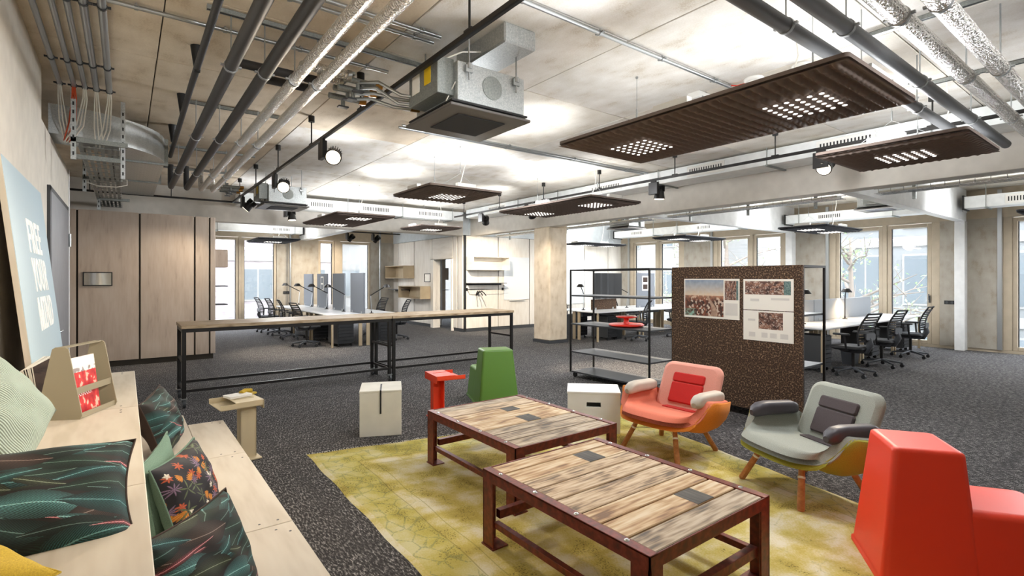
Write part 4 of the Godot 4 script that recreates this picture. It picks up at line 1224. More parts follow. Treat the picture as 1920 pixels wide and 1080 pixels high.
func build_office() -> void:
	# left office: two rows of desks along z
	var names := ["nearest the bar table", "in the middle of its row", "by the far windows"]
	var d0: Node3D = null
	for k in 3:
		for s in [0, 1]:
			var lab := "white bench desk in the left office, %s row, %s" % [["chair side", "partition side"][s], names[k]]
			var at := V(4.0 if s == 0 else 4.82, 0, -12.3 - 1.7 * k)
			if d0 == null: d0 = make_desk(lab, at, PI / 2 * (-1 if s == 0 else 1), "white bench desks")
			else: copy(d0, "desk", lab, at, PI / 2 * (-1 if s == 0 else 1))
	for k in 3:
		for s in [0, 1]:
			copy(d0, "desk", "white bench desk in the right office, %s row, %s" % [["front", "rear"][s], ["beside the cork board", "middle", "by the windows"][k]], V(9.9 + 1.7 * k, 0, -3.95 if s == 0 else -4.77), 0.0 if s == 0 else PI)
			copy(d0, "desk", "white bench desk behind the wire shelf, %s row, %s" % [["front", "rear"][s], ["beside the column", "middle", "farthest from the column"][k]], V(9.95 + 1.7 * k, 0, -9.0 if s == 0 else -9.82), 0.0 if s == 0 else PI)
	var c0 := make_office_chair("office chair in the left office, nearest the bar table", V(3.3, 0, -12.15), PI / 2 + 0.15)
	var lc := [["second office chair from the bar table in the left office", V(3.4, 0, -13.85), PI / 2 - 0.1], ["third office chair from the bar table in the left office", V(3.38, 0, -15.1), PI / 2 + 0.1], ["office chair in the left office nearest the far windows", V(3.3, 0, -16.1), PI / 2 + 0.1], ["office chair on the partition side of the left desks, nearer one", V(5.5, 0, -12.15), -PI / 2 - 0.2], ["office chair on the partition side of the left desks, farther one", V(5.5, 0, -13.6), -PI / 2 + 0.1], ["office chair at the right desks, nearest the cork board", V(9.3, 0, -3.25), PI - 0.15], ["office chair at the right desks, middle of the three", V(10.65, 0, -3.28), PI - 0.1], ["office chair at the right desks, nearest the windows", V(12.35, 0, -3.32), PI + 0.05], ["office chair turned sideways seen through the wire shelf", V(10.25, 0, -8.35), PI + 0.5], ["office chair beside the cork board edge seen through the shelf", V(11.75, 0, -8.2), PI - 0.4], ["office chair behind the far desks beside the column", V(9.95, 0, -10.55), 0.2], ["office chair behind the far desks left of the dark screen", V(11.9, 0, -10.5), -0.1]]
	for e in lc: copy(c0, "office_chair", e[0], e[1], e[2])
	pedestal("black drawer pedestal under the left desks beside the wood leg", V(3.98, 0, -11.83), 0.1)
	pedestal("black drawer pedestal under the partition side of the left desks", V(4.95, 0, -11.8), 0.1)
	pedestal("black drawer pedestal under the middle of the left desks", V(3.9, 0, -13.3), 0.0)
	pedestal("black drawer pedestal under the right desks beside the cork board", V(9.3, 0, -3.9), 0.0)
	pedestal("black drawer pedestal under the right desks in the middle", V(11.5, 0, -3.9), 0.0)
	pedestal("black drawer pedestal under the right desks nearest the windows", V(13.3, 0, -3.9), 0.0)
	pedestal("black drawer pedestal under the desks beside the column", V(9.45, 0, -9.75), 0.0)
	pedestal("black drawer pedestal seen through the wire shelf", V(9.75, 0, -9.0), 0.1)
	for e in [["grey waste bin behind the nearest right desk chair", V(10.5, 0, -3.72)], ["black waste bin under the desks seen through the wire shelf", V(10.15, 0, -8.95)]]:
		var bn := thing("waste_bin", e[0], "waste bin", e[1])
		part("bin_body", MB.new().rloft([[0.1, 0.1, 0.02, 0.0, 0, 0], [0.13, 0.13, 0.03, 0.34, 0, 0], [0.12, 0.12, 0.03, 0.34, 0, 0], [0.09, 0.09, 0.02, 0.02, 0, 0]]), M.chair_frame if e[1].z > -5 else M.black_plastic, bn)
		part("rim", MB.new().tube([V(-0.12, 0.34, -0.12), V(0.12, 0.34, -0.12), V(0.12, 0.34, 0.12), V(-0.12, 0.34, 0.12), V(-0.12, 0.34, -0.12)], 0.008, 6), M.black_plastic, bn)
	var zz := [[-12.37, -11.5], [-13.72, -12.83], [-15.1, -14.2], [-16.46, -15.56]]
	for k in 4:
		desk_screen("tall grey felt screen on the left desks, %s" % ["nearest the bar table", "second from the bar table", "third from the bar table", "nearest the far windows"][k], V(4.39, 0.731, zz[k][0]), V(4.43, 1.68, zz[k][1]), M.felt_grey)
		desk_lamp("black jointed lamp on the left desks, %s" % ["between first and second screen", "between second and third screen", "between third and fourth screen", "beyond the last screen"][k], V(4.3, 0.73, zz[k][0] - 0.22), 0.2, false)
	desk_lamp("black jointed lamp on the left desks in front of the nearest screen", V(4.6, 0.73, -11.55), PI + 0.2, false)
	for k in 3:
		desk_screen("pale felt screen along the right desks, %s" % ["behind the lit lamp", "middle one", "nearest the windows"][k], V(9.1 + 1.45 * k, 0.731, -4.38), V(10.52 + 1.45 * k, 1.14, -4.34), M.felt_light)
	desk_lamp("lit black dome lamp on the right desks before the window", V(11.6, 0.73, -4.2), 0.0, true)
	desk_lamp("lit black dome lamp seen through the end of the cork board unit", V(9.75, 0.73, -4.2), 0.0, true)
	desk_screen("grey felt screen with pinned pictures seen through the wire shelf", V(11.5, 0.731, -9.43), V(12.3, 1.7, -9.39), M.felt_grey)
	desk_screen("low beige screen on the desks seen through the wire shelf", V(9.7, 0.731, -9.43), V(10.65, 1.0, -9.39), M.cork)
	desk_lamp("black jointed lamp beside the dark folding screen", V(9.5, 0.73, -9.5), 0.6, false)
	desk_lamp("black jointed lamp between dark and grey felt screens", V(11.2, 0.73, -9.5), -0.4, false)
	var pr := thing("pinned_print", "pinned picture sheet on the grey felt screen beyond the shelf", "print", V(11.86, 1.2, -9.385))
	part("sheet", bx(V(-0.14, 0, 0), V(0.14, 0.42, 0.003)), M.paper, pr)
	part("picture", MB.new().span(V(-0.1, 0.24, 0.003), V(0.1, 0.38, 0.004)).span(V(-0.1, 0.04, 0.003), V(0.1, 0.18, 0.004)), M.cloth_brown, pr)
	pr = thing("pinned_print", "pinned grey picture sheet on the second left desk screen", "print", V(4.385, 1.2, -14.6))
	part("sheet", bx(V(-0.003, 0, -0.12), V(0, 0.4, 0.12)), M.paper, pr)
	part("picture", MB.new().span(V(-0.004, 0.22, -0.09), V(-0.003, 0.37, 0.09)).span(V(-0.004, 0.04, -0.09), V(-0.003, 0.18, 0.09)), M.felt_grey, pr)
	var fs := thing("folding_screen", "dark charcoal folding desk screen above the wire shelf", "screen", V(10.2, 1.0, -9.35))
	for k in 6:
		var x := -0.55 + 0.13 * k
		part("fold", MB.new().bar(V(x, 0.35, 0.0 if k % 2 else 0.05), V(x + 0.13, 0.35, 0.05 if k % 2 else 0.0), 0.012, 0.68), M.dark_grey, fs)
	part("flat_leaf", bx(V(0.23, 0.01, 0.0), V(0.6, 0.69, 0.015)), M.black_plastic, fs)
	# wall fittings
	wall_box("beige box shelf on the partition, upper one", "x", 7.75, -17.2, -15.72, 1.55, 1.98, -0.4, M.wood_box)
	wall_box("beige box shelf on the partition, lower one beside the doorway", "x", 7.75, -16.1, -14.5, 0.9, 1.3, -0.4, M.wood_box)
	wall_board("thin dark shelf board on the partition under the upper box", "x", 7.75, -17.2, -16.0, 1.15, -0.3)
	wall_box("wide pale box shelf on the panel wall left of the column", "z", -12.6, 7.86, 9.15, 1.79, 2.18, 0.38, M.pale_panel)
	wall_board("thin dark shelf board under the wide pale box shelf", "z", -12.6, 7.86, 9.1, 1.4, 0.3)
	var ho := thing("coat_rail", "black coat rail under the thin shelf board", "coat rail", V(8.5, 1.23, -12.6))
	part("rail", MB.new().tube([V(-0.62, 0, 0.0), V(-0.62, 0, 0.22), V(0.65, 0, 0.22), V(0.65, 0, 0.0)], 0.014, 8), M.black_metal, ho)
	part("mount", MB.new().span(V(-0.65, -0.04, 0), V(-0.59, 0.04, 0.01)).span(V(0.62, -0.04, 0), V(0.68, 0.04, 0.01)), M.black_metal, ho)
	for k in 3:
		var hg := thing("coat_hanger", "black coat hanger on the coat rail, %s" % ["first from the doorway", "second from the doorway", "third from the doorway"][k], "hanger", V(8.1 + 0.07 * k, 1.23, -12.38), 1.2 + 0.25 * k, "coat hangers on the rail")
		part("hook", MB.new().tube([V(0.014, 0.01, 0), V(0, 0.024, 0), V(-0.016, 0.01, 0), V(-0.01, -0.02, 0), V(0, -0.05, 0)], 0.003, 5), M.steel, hg)
		part("shoulder_bar", MB.new().tube([V(-0.2, -0.17, 0), V(-0.1, -0.09, 0), V(0, -0.05, 0), V(0.1, -0.09, 0), V(0.2, -0.17, 0)], 0.014, 6), M.black_plastic, hg)
	for e in [[9.2, 10.18, 0.9, 2.2, "glossy white glass board on the panel wall left of the column"], [10.9, 12.62, 0.7, 2.2, "glossy white glass board on the panel wall right of the column"]]:
		var wb := thing("glass_board", e[4], "whiteboard", V((e[0] + e[1]) / 2, e[2], -12.595))
		part("board", bx(V((e[0] - e[1]) / 2, 0, 0), V((e[1] - e[0]) / 2, e[3] - e[2], 0.015), 0.002), M.whiteboard, wb)
		part("pen_ledge", bx(V(-0.3, -0.03, 0.002), V(0.3, -0.015, 0.06)), M.white_plastic, wb)
	var fp := thing("picture_frame", "small black framed mirror on the limed cabinet panel", "frame", V(-0.38, 1.42, -11.4))
	part("frame", MB.new().span(V(-0.2, 0, 0), V(0.2, 0.016, 0.02)).span(V(-0.2, 0.224, 0), V(0.2, 0.24, 0.02)).span(V(-0.2, 0.016, 0), V(-0.184, 0.224, 0.02)).span(V(0.184, 0.016, 0), V(0.2, 0.224, 0.02)), M.black_metal, fp)
	part("mirror", bx(V(-0.184, 0.016, 0.002), V(0.184, 0.224, 0.008)), M.mirror_glass, fp)
	fp = thing("picture_frame", "small black framed picture beside the partition doorway", "frame", V(7.75, 1.43, -14.75))
	part("frame", MB.new().span(V(-0.02, 0, -0.2), V(0, 0.02, 0.2)).span(V(-0.02, 0.26, -0.2), V(0, 0.28, 0.2)).span(V(-0.02, 0.02, -0.2), V(0, 0.26, -0.18)).span(V(-0.02, 0.02, 0.18), V(0, 0.26, 0.2)), M.black_metal, fp)
	part("print", bx(V(-0.008, 0.02, -0.18), V(-0.002, 0.26, 0.18)), M.paper, fp)
	wall_box("brown box shelf at the end of the limed cabinets", "x", 1.395, -12.45, -12.0, 1.78, 2.14, 0.3, M.limed_panel)
	wall_board("upper thin shelf at the end of the limed cabinets", "x", 1.395, -12.45, -12.0, 1.38, 0.3)
	wall_board("lower thin shelf at the end of the limed cabinets", "x", 1.395, -12.45, -12.0, 1.0, 0.3)
	wall_box("brown box shelf seen through the partition doorway", "x", 8.42, -15.55, -15.1, 1.5, 1.9, 0.3, M.limed_panel)
	wall_board("thin shelf seen through the partition doorway", "x", 8.42, -15.55, -15.1, 1.15, 0.3)
	var st := struct("wall_room_fin")
	part("fin", bx(V(8.3, 0, -15.6), V(8.42, 2.8, -15.0)), M.white_paint, st)

func city_picture(w: int, h: int) -> ImageTexture:
	var im := Image.create(w, h, false, Image.FORMAT_RGB8)
	var nz := nimg(101, 0.03, w, h).get_data()
	var ce := cell(102, 0.09, w, h, FastNoiseLite.RETURN_CELL_VALUE).get_data()
	for y in h:
		for x in w:
			var k := nz[y * w + x] / 255.0
			var b := ce[y * w + x] / 255.0
			var fy := float(y) / h
			var c := C("7f90a8").lerp(C("e6c6a0"), clampf(fy / 0.45, 0, 1)).lerp(C("ccd3dc"), 0.4 * k)
			if fy > 0.43:
				c = C("3a2a26").lerp(C("b0654a"), b) if b < 0.75 else C("c9b8a8")
				c = c.lerp(C("d8a98a"), clampf(0.6 - (fy - 0.43) * 4, 0, 0.6))
				var rx := 0.62 + 0.15 * sin(fy * 4.0 - 2.0)
				if absf(float(x) / w - rx) < 0.02 + 0.12 * (fy - 0.43): c = C("c8a890").lerp(C("8a6f62"), k)
				if fy > 0.8 and x < w * 0.3: c = c.lerp(C("7fae9e"), b)
			im.set_pixel(x, y, c)
	return tex(im)

func people_picture(w: int, h: int, sd: int) -> ImageTexture:
	var im := Image.create(w, h, false, Image.FORMAT_RGB8)
	var ce := cell(sd, 0.22, w, h, FastNoiseLite.RETURN_CELL_VALUE).get_data()
	var big := cell(sd + 1, 0.06, w, h, FastNoiseLite.RETURN_CELL_VALUE).get_data()
	for y in h:
		for x in w:
			var b := ce[y * w + x] / 255.0
			var g := big[y * w + x] / 255.0
			var c := C("4a302b").lerp(C("c08f78"), g).lerp(C("2a1d1c"), 0.6 * b)
			if b > 0.75: c = c.lerp(C("e6d6c8"), 0.7)
			if x > w * 0.85 and w > h * 2: c = C("4a6464").lerp(C("7d9490"), b)
			im.set_pixel(x, y, c)
	return tex(im)

func cork_unit() -> void:
	var z0 := -3.98
	var z1 := -2.41
	var o := shelf_unit("black steel shelf unit clad with a brown cork board", z0, z1, [0.1, 0.62, 1.17])
	part("cork_board", bx(V(-0.305, 0.09, -0.79), V(-0.272, 1.69, 0.79), 0.003), M.cork, o)
	mat("city_print", C("ffffff"), 0.45, 0.0, city_picture(256, 192), -1.0)
	mat("people_print", C("ffffff"), 0.45, 0.0, people_picture(192, 64, 111), -1.0)
	mat("meeting_print", C("ffffff"), 0.45, 0.0, people_picture(96, 96, 117), -1.0)
	var x := 5.563
	var s := [["pinned sheet with a big city photograph on the cork board", -3.8, -3.08, 1.075, 1.545, [[0.02, 0.73, 0.05, 0.97, "city_print"], [0.75, 0.98, 0.48, 0.95, "people_print"]], [[0.76, 0.97, 0.1, 0.4]]],
		["pinned sheet with a group photograph, upper right on the cork board", -3.035, -2.49, 1.203, 1.543, [[0.04, 0.95, 0.5, 0.93, "people_print"]], [[0.15, 0.33, 0.28, 0.36], [0.57, 0.92, 0.33, 0.4]]],
		["pinned sheet with a meeting photograph, lower right on the cork board", -3.035, -2.49, 0.865, 1.195, [[0.32, 0.8, 0.4, 0.95, "meeting_print"]], [[0.1, 0.25, 0.65, 0.72], [0.12, 0.25, 0.12, 0.28], [0.38, 0.5, 0.12, 0.28], [0.55, 0.68, 0.12, 0.28], [0.75, 0.9, 0.12, 0.28]]]]
	mat("print_grey", C("d8d4ce"), 0.7)
	for e in s:
		var t := thing("pinned_print", e[0], "print", V(x, e[3], (e[1] + e[2]) / 2))
		var L: float = e[2] - e[1]
		var H: float = e[4] - e[3]
		part("sheet", bx(V(-0.002, 0, -L / 2), V(0, H, L / 2)), M.paper, t)
		for q in e[5]:
			var m := MB.new()
			var za: float = -L / 2 + L * q[0]
			var zb: float = -L / 2 + L * q[1]
			m.quad(V(-0.003, H * q[2], za), V(-0.003, H * q[2], zb), V(-0.003, H * q[3], zb), V(-0.003, H * q[3], za), V(-1, 0, 0), Vector2(0, 1), Vector2(1, 1), Vector2(1, 0), Vector2(0, 0))
			part("photograph", m, M[q[4]], t)
		for q in e[6]: part("text_block", bx(V(-0.0026, H * q[2], -L / 2 + L * q[0]), V(-0.001, H * q[3], -L / 2 + L * q[1])), M.print_grey, t)
	for e in [[0.1, 0.6, "tall chip board sheet on the lowest shelf of the cork board unit", 0.5], [0.62, 1.12, "chip board sheet on the middle shelf of the cork board unit", 0.48], [1.17, 1.42, "short chip board sheet on the top shelf of the cork board unit", 0.24]]:
		var t := thing("chip_board_sheet", e[2], "board", V(5.82, e[0], -2.75))
		part("sheet", bx(V(-0.2, 0.001, -0.01), V(0.2, e[3], 0.01)), M.chip_board, t)
		part("edge_clip", MB.new().span(V(0.12, e[3] - 0.06, 0.01), V(0.17, e[3] - 0.02, 0.02)), M.dark_grey, t)
	shelf_unit("open black steel shelf unit left of the cork board", -5.905, -4.36, [0.1, 0.41, 0.845, 1.29])
	var st := thing("red_stool_model", "small red two tiered stand on the open steel shelf", "stand", V(5.86, 0.845, -4.98))
	part("dish", MB.new().lathe(V(0, 0, 0), [[0.2, 0.0], [0.25, 0.015], [0.255, 0.03], [0.24, 0.042], [0.05, 0.045]], 28), M.lacquer_red, st)
	part("stem", MB.new().lathe(V(0, 0, 0), [[0.05, 0.043], [0.035, 0.08], [0.04, 0.12], [0.06, 0.13]], 16), M.lacquer_red, st)
	part("plate", MB.new().lathe(V(0, 0, 0), [[0.1, 0.125], [0.15, 0.135], [0.15, 0.15], [0.1, 0.155]], 24), M.lacquer_red, st)

# ---------------------------------------------------------------- ceiling services
const WARM := Color(1.0, 0.93, 0.83)
const NEUT := Color(0.98, 0.99, 1.0)

func pipe(called: String, label: String, cat: String, a: Vector3, b: Vector3, r: float, m: Material, clips: Array, clip_m: Material, group := "") -> Node3D:
	var o := thing(called, label, cat, a, 0, group)
	part("tube", MB.new().tube([Vector3.ZERO, b - a], r, 14), m, o)
	var d := (b - a).normalized()
	var sd := d.cross(Vector3.UP).normalized()
	for t in clips:
		var c: Vector3 = (b - a) * t
		var cl := part("clamp", MB.new().tube([c - d * 0.012, c + d * 0.012], r + 0.005, 14).box(c + sd * (r + 0.014), V(0.02, 0.012, 0.02)).box(c - sd * (r + 0.014), V(0.02, 0.012, 0.02)), clip_m, o)
		part("hanger_rod", MB.new().cyl(c + V(0, r, 0), V(c.x, CEIL - a.y, c.z), 0.005, -1, 6), clip_m, cl)
	return o

func strut(label: String, a: Vector3, b: Vector3) -> void:
	var o := thing("strut_rail", label, "rail", a, 0, "galvanised ceiling strut rails")
	part("channel", MB.new().bar(Vector3.ZERO, b - a, 0.04, 0.03), M.galvanised_dull, o)
	part("slot_strip", MB.new().bar(V(0, -0.0155, 0), b - a + V(0, -0.0155, 0), 0.014, 0.002), M.black_plastic, o)

func track(label: String, a: Vector3, b: Vector3, mounts: Array) -> void:
	var o := thing("light_track", label, "light track", a, 0, "black lighting tracks")
	part("rail", MB.new().bar(Vector3.ZERO, b - a, 0.036, 0.034, 0.003), M.black_metal, o)
	part("conductor_groove", MB.new().bar(V(0, -0.0165, 0), b - a + V(0, -0.0165, 0), 0.016, 0.003), M.black_plastic, o)
	for t in mounts:
		var c := V(0, 0, t - a.z)
		part("mount_rod", MB.new().cyl(c + V(0, 0.015, 0), c + V(0, CEIL - a.y - 0.05, 0), 0.008, -1, 8), M.black_metal, o)
		part("mount_cap", MB.new().cyl(c + V(0, CEIL - a.y - 0.07, 0), c + V(0, CEIL - a.y, 0), 0.035, -1, 16), M.black_metal, o)
		part("mount_clip", MB.new().box(c + V(0, 0.02, 0), V(0.04, 0.02, 0.09), Basis(), 0.004), M.black_metal, o)

func spotlight(label: String, at: Vector3, aim: Vector3, e: float, ang := 32.0) -> void:
	var o := thing("track_spotlight", label, "spotlight", at, 0, "black track spotlights")
	part("adapter", MB.new().box(V(0, -0.01, 0), V(0.03, 0.04, 0.1), Basis(), 0.003), M.black_metal, o)
	part("driver_box", MB.new().box(V(0, -0.125, 0), V(0.05, 0.19, 0.17), Basis(), 0.005), M.black_metal, o)
	var d := (aim - at - V(0, -0.15, 0)).normalized()
	var c := V(0.12, -0.16, 0.02) + d * 0.03
	part("arm", MB.new().cyl(V(0, -0.16, 0), c, 0.018, -1, 8), M.black_metal, o)
	part("head", MB.new().tube([c - d * 0.06, c + d * 0.03, c + d * 0.085, c + d * 0.09], 0.08, 22, true, [0.066, 0.076, 0.088, 0.088]), M.black_metal, o)
	var fn := MB.new()
	var x := d.cross(Vector3.UP).normalized() if absf(d.y) < 0.98 else V(1, 0, 0)
	var y := d.cross(x)
	for k in 18:
		var a := TAU * k / 18
		var rd := x * cos(a) + y * sin(a)
		fn.box(c - d * 0.075 + rd * 0.056, V(0.008, 0.05, 0.09), Basis(rd.cross(d), rd, d))
	part("cooling_fins", fn, M.black_metal, o)
	part("lens", MB.new().tube([c + d * 0.089, c + d * 0.095], 0.076, 22), M.lamp_glow, o)
	spot(o, at + c + d * 0.12, aim, e, WARM, ang, 0.07)

var panel_mesh := {}
func acoustic_panel(label: String, x0: float, x1: float, z0: float, z1: float, y: float, dots: Array, up_e: float, down_e: float, dark: Material, throw := "", throw_e := 4.0) -> void:
	var w := x1 - x0
	var l := z1 - z0
	var o := thing("acoustic_panel", label, "ceiling panel", V((x0 + x1) / 2, y, (z0 + z1) / 2), 0, "brown ribbed acoustic light panels")
	var key := "%.2f_%.2f" % [w, l]
	if not panel_mesh.has(key):
		var along := l >= w
		var nr := int(round(maxf(l, w) / 0.08))
		var f := func(u: float, v: float) -> Vector3:
			var px := (u - 0.5) * w
			var pz := (v - 0.5) * l
			var e := minf(minf(u, 1 - u) * w, minf(v, 1 - v) * l)
			var k := smoothstep(0.0, 0.06, e)
			var s := (pz / l if along else px / w) + 0.5
			var q := (px / w if along else pz / l) + 0.5
			return V(px, -0.02 - k * (0.017 * cos(TAU * s * nr) + 0.007 * cos(TAU * q * 16.0) * cos(TAU * s * nr)), pz)
		var nu := 40 if along else nr * 6
		var nv := nr * 6 if along else 40
		panel_mesh[key] = [MB.new().sheet(nu, nv, f).mesh(), MB.new().rloft([[w / 2, l / 2, 0.03, -0.013, 0, 0], [w / 2, l / 2, 0.03, 0.012, 0, 0], [w / 2 - 0.01, l / 2 - 0.01, 0.03, 0.016, 0, 0]]).mesh()]
	piece("ribbed_face", panel_mesh[key][0], dark, o, V(0, -0.008, 0))
	piece("shell", panel_mesh[key][1], dark, o)
	for c in dots:
		var m := MB.new()
		for a in 6:
			for b in 6:
				var p := V(c[0] + (a - 2.5) * 0.075, -0.05, c[1] + (b - 2.5) * 0.075)
				m.lathe(p, [[0.016, 0.0], [0.016, -0.004], [0.01, -0.006]], 10)
		part("led_dots", m, M.dot_glow, o).set_meta("kind", "stuff")
		area(o, V(c[0], -0.062, c[1]), false, 0.42, 0.42, down_e, NEUT)
	if up_e > 0.0:
		part("led_uplight", MB.new().span(V(-w * 0.46, 0.017, -l * 0.46), V(w * 0.46, 0.024, l * 0.46)), M.uplight_glow, o)
		area(o, V(0, 0.03, 0), true, w * 0.92, l * 0.92, up_e, NEUT)
	# added spotlights and modules at the panel edges, to even out the ceiling light
	for ch in throw:
		var d: Vector3 = {"w": V(-1, 0, 0), "e": V(1, 0, 0), "n": V(0, 0, -1), "s": V(0, 0, 1)}[ch]
		var q := o.position + V(d.x * (w / 2 - 0.06), 0.06, d.z * (l / 2 - 0.06))
		part("added_throw_module", MB.new().box(q - o.position - V(0, 0.015, 0), V(0.06, 0.05, 0.3) if d.x != 0.0 else V(0.3, 0.05, 0.06)), M.white_plastic, o)
		spot(o, q + d * 0.05, q + d * 1.05 + V(0, 0.05, 0), throw_e, NEUT, 43.0, 0.2)
	for t in [-0.32, 0.32]:
		var top := V(0, CEIL - y, l * t) if l >= w else V(w * t, CEIL - y, 0)
		var nd := V(top.x, 0.24, top.z)
		var wr := part("hanging_wire", MB.new().cyl(top, nd, 0.0025, -1, 5), M.steel, o)
		part("wire_gripper", MB.new().cyl(nd + V(0, 0.09, 0), nd, 0.007, -1, 8), M.steel, wr)
		part("ceiling_anchor", MB.new().cyl(top, top - V(0, 0.015, 0), 0.012, -1, 8), M.steel, wr)
		for s in [-1.0, 1.0]: part("bridle_wire", MB.new().cyl(nd, V(nd.x + (s * w * 0.3 if l >= w else 0.0), 0.01, nd.z + (s * l * 0.3 if l < w else 0.0)), 0.002, -1, 5), M.steel, wr)
	var cc := V(0.1, CEIL - y, l * 0.25)
	part("power_cable", MB.new().tube([cc, cc + V(0.02, -0.25, 0.02), cc + V(-0.03, -(CEIL - y) + 0.12, -0.03), V(0.05, 0.015, l * 0.2)], 0.006, 6), M.cable_white, o)

func duct_run(label: String, a: Vector3, b: Vector3, grilles: Array, side: Vector3, hang: Array, capped := false) -> void:
	var mid := (a + b) / 2
	var o := thing("air_duct", label, "air duct", V(mid.x, minf(a.y, b.y), mid.z))
	var h := (b - a).abs() / 2
	part("duct_body", bx(V(-h.x, 0, -h.z), V(h.x, h.y * 2, h.z), 0.004), M.duct_white, o)
	var al := V(1, 0, 0) if h.x > h.z else V(0, 0, 1)
	var sdist := (h * side.abs()).length()
	for g in grilles:
		var c: Vector3 = al * (g[0] - mid.dot(al)) + V(0, h.y, 0) + side * sdist
		var L: float = g[1]
		var gb := Basis(al, V(0, 1, 0), al.cross(V(0, 1, 0)))
		var gr := part("grille", MB.new().box(c, V(L, h.y * 1.5, 0.02), gb, 0.003), M.white_plastic, o)
		var n := int(L / 0.045)
		var sl := MB.new()
		for k in n: sl.box(c + al * (-L * 0.45 + L * 0.9 * (k + 0.5) / n) + side * 0.009, V(0.018, h.y * 0.75, 0.006), gb)
		part("grille_slots", sl, M.black_plastic, gr)
	for t in hang:
		var c: Vector3 = al * (t - mid.dot(al))
		part("duct_hanger", MB.new().box(c + V(0, -0.012, 0), V(h.x * 2 + 0.08 if al.z > 0 else 0.035, 0.022, h.z * 2 + 0.08 if al.x > 0 else 0.035)).box(c + side * (sdist + 0.025) + V(0, (CEIL - minf(a.y, b.y)) / 2, 0), V(0.012, CEIL - minf(a.y, b.y), 0.012)), M.galvanised_dull, o)
	if capped:
		var e := al * ((h * al).length()) * -1.0
		part("seal_band", MB.new().box(e + V(0, h.y, 0), V(0.03 if al.x > 0 else h.x * 2 + 0.05, h.y * 2 + 0.05, 0.03 if al.z > 0 else h.z * 2 + 0.05)), M.black_plastic, o)
		part("seal_band", MB.new().box(-e + V(0, h.y, 0), V(0.03 if al.x > 0 else h.x * 2 + 0.05, h.y * 2 + 0.05, 0.03 if al.z > 0 else h.z * 2 + 0.05)), M.black_plastic, o)

func fan_coil(label: String, at: Vector3, detailed: bool) -> void:
	var o := thing("fan_coil_unit", label, "air conditioner", at, 0, "galvanised fan coil units")
	part("casing", bx(V(-0.29, 0.06, -0.33), V(0.33, 0.35, 0.33), 0.004), M.galvanised, o)
	part("knockout_ring", MB.new().tube([V(0.02, 0.21, 0.33), V(0.02, 0.21, 0.334)], 0.09, 28, true), M.galvanised_dull, o)
	part("face_plate", bx(V(-0.37, 0.0, -0.37), V(0.37, 0.022, 0.37), 0.006), M.plate_grey, o)
	part("inlet_mesh", bx(V(-0.22, -0.006, -0.22), V(0.22, 0.001, 0.22), 0.002), M.panel_charcoal, o)
	part("top_flange", bx(V(-0.35, 0.04, -0.35), V(0.35, 0.052, 0.35)), M.black_metal, o)
	var cb := part("control_box", bx(V(-0.43, 0.1, -0.18), V(-0.29, 0.37, 0.28), 0.004), M.galvanised_dull, o)
	part("yellow_label", bx(V(-0.433, 0.2, 0.08), V(-0.429, 0.35, 0.18)), M.yellow_label, cb)
	part("rating_plate", bx(V(-0.433, 0.18, -0.12), V(-0.429, 0.32, 0.0)), M.paper, cb)
	for c in [V(-0.2, 0, 0.345), V(0.24, 0, 0.345), V(-0.2, 0, -0.345), V(0.24, 0, -0.345)]:
		part("hanger", MB.new().cyl(c + V(0, 0.22, 0), V(c.x, CEIL - at.y, c.z), 0.006, -1, 8).box(c + V(0, 0.3, 0), V(0.06, 0.05, 0.02)).cyl(c + V(0, 0.3, 0), c + V(0, 0.34, 0), 0.022, -1, 10), M.steel, o)
	if not detailed: return
	part("ceiling_box", bx(V(0.0, 0.5, -0.18), V(0.3, CEIL - at.y, 0.52), 0.012), M.galvanised, o)
	for k in 4:
		var z := -0.28 + 0.05 * k
		part("flex_pipe", MB.new().tube([V(-0.29, 0.14 + 0.05 * (k % 2), z), V(-0.5, 0.14 + 0.05 * (k % 2), z - 0.05), V(-0.62, 0.22 + 0.03 * k, z - 0.2), V(-0.72, 0.24 + 0.03 * k, z - 0.35)], 0.014, 8), M.steel, o)
		part("pipe_union", MB.new().cyl(V(-0.29, 0.14 + 0.05 * (k % 2), z), V(-0.36, 0.14 + 0.05 * (k % 2), z - 0.015), 0.022, -1, 6), M.brass, o)
	part("sensor_cable", MB.new().tube([V(-0.3, 0.11, 0.2), V(-0.34, 0.04, 0.22), V(-0.33, 0.08, 0.25), V(-0.29, 0.2, 0.3)], 0.005, 6).tube([V(-0.36, 0.37, 0.2), V(-0.2, 0.46, 0.25), V(0.0, 0.53, 0.2)], 0.006, 6), M.cable_white, o)

func valve_set(label: String, at: Vector3) -> void:
	var o := thing("valve_manifold", label, "valves", at)
	part("hanger_bracket", MB.new().span(V(-0.05, 0.03, -0.4), V(-0.02, 0.05, 0.05)).span(V(-0.045, 0.03, -0.2), V(-0.025, CEIL - at.y, -0.18)), M.galvanised_dull, o)
	for k in 4:
		var z := -0.12 * k
		var y := -0.03 * (k % 2)
		var p := part("valve_body", MB.new().cyl(V(-0.1, y, z), V(0.16, y, z), 0.024, -1, 10).cyl(V(0.02, y, z), V(0.02, y - 0.07, z), 0.018, -1, 8), M.galvanised_dull, o)
		part("valve_handle", MB.new().box(V(0.02, y - 0.08, z), V(0.09, 0.014, 0.05), Basis(), 0.004), M.chair_frame, p)
		part("brass_union", MB.new().cyl(V(0.16, y, z), V(0.22, y, z), 0.03, -1, 6), M.brass, p)

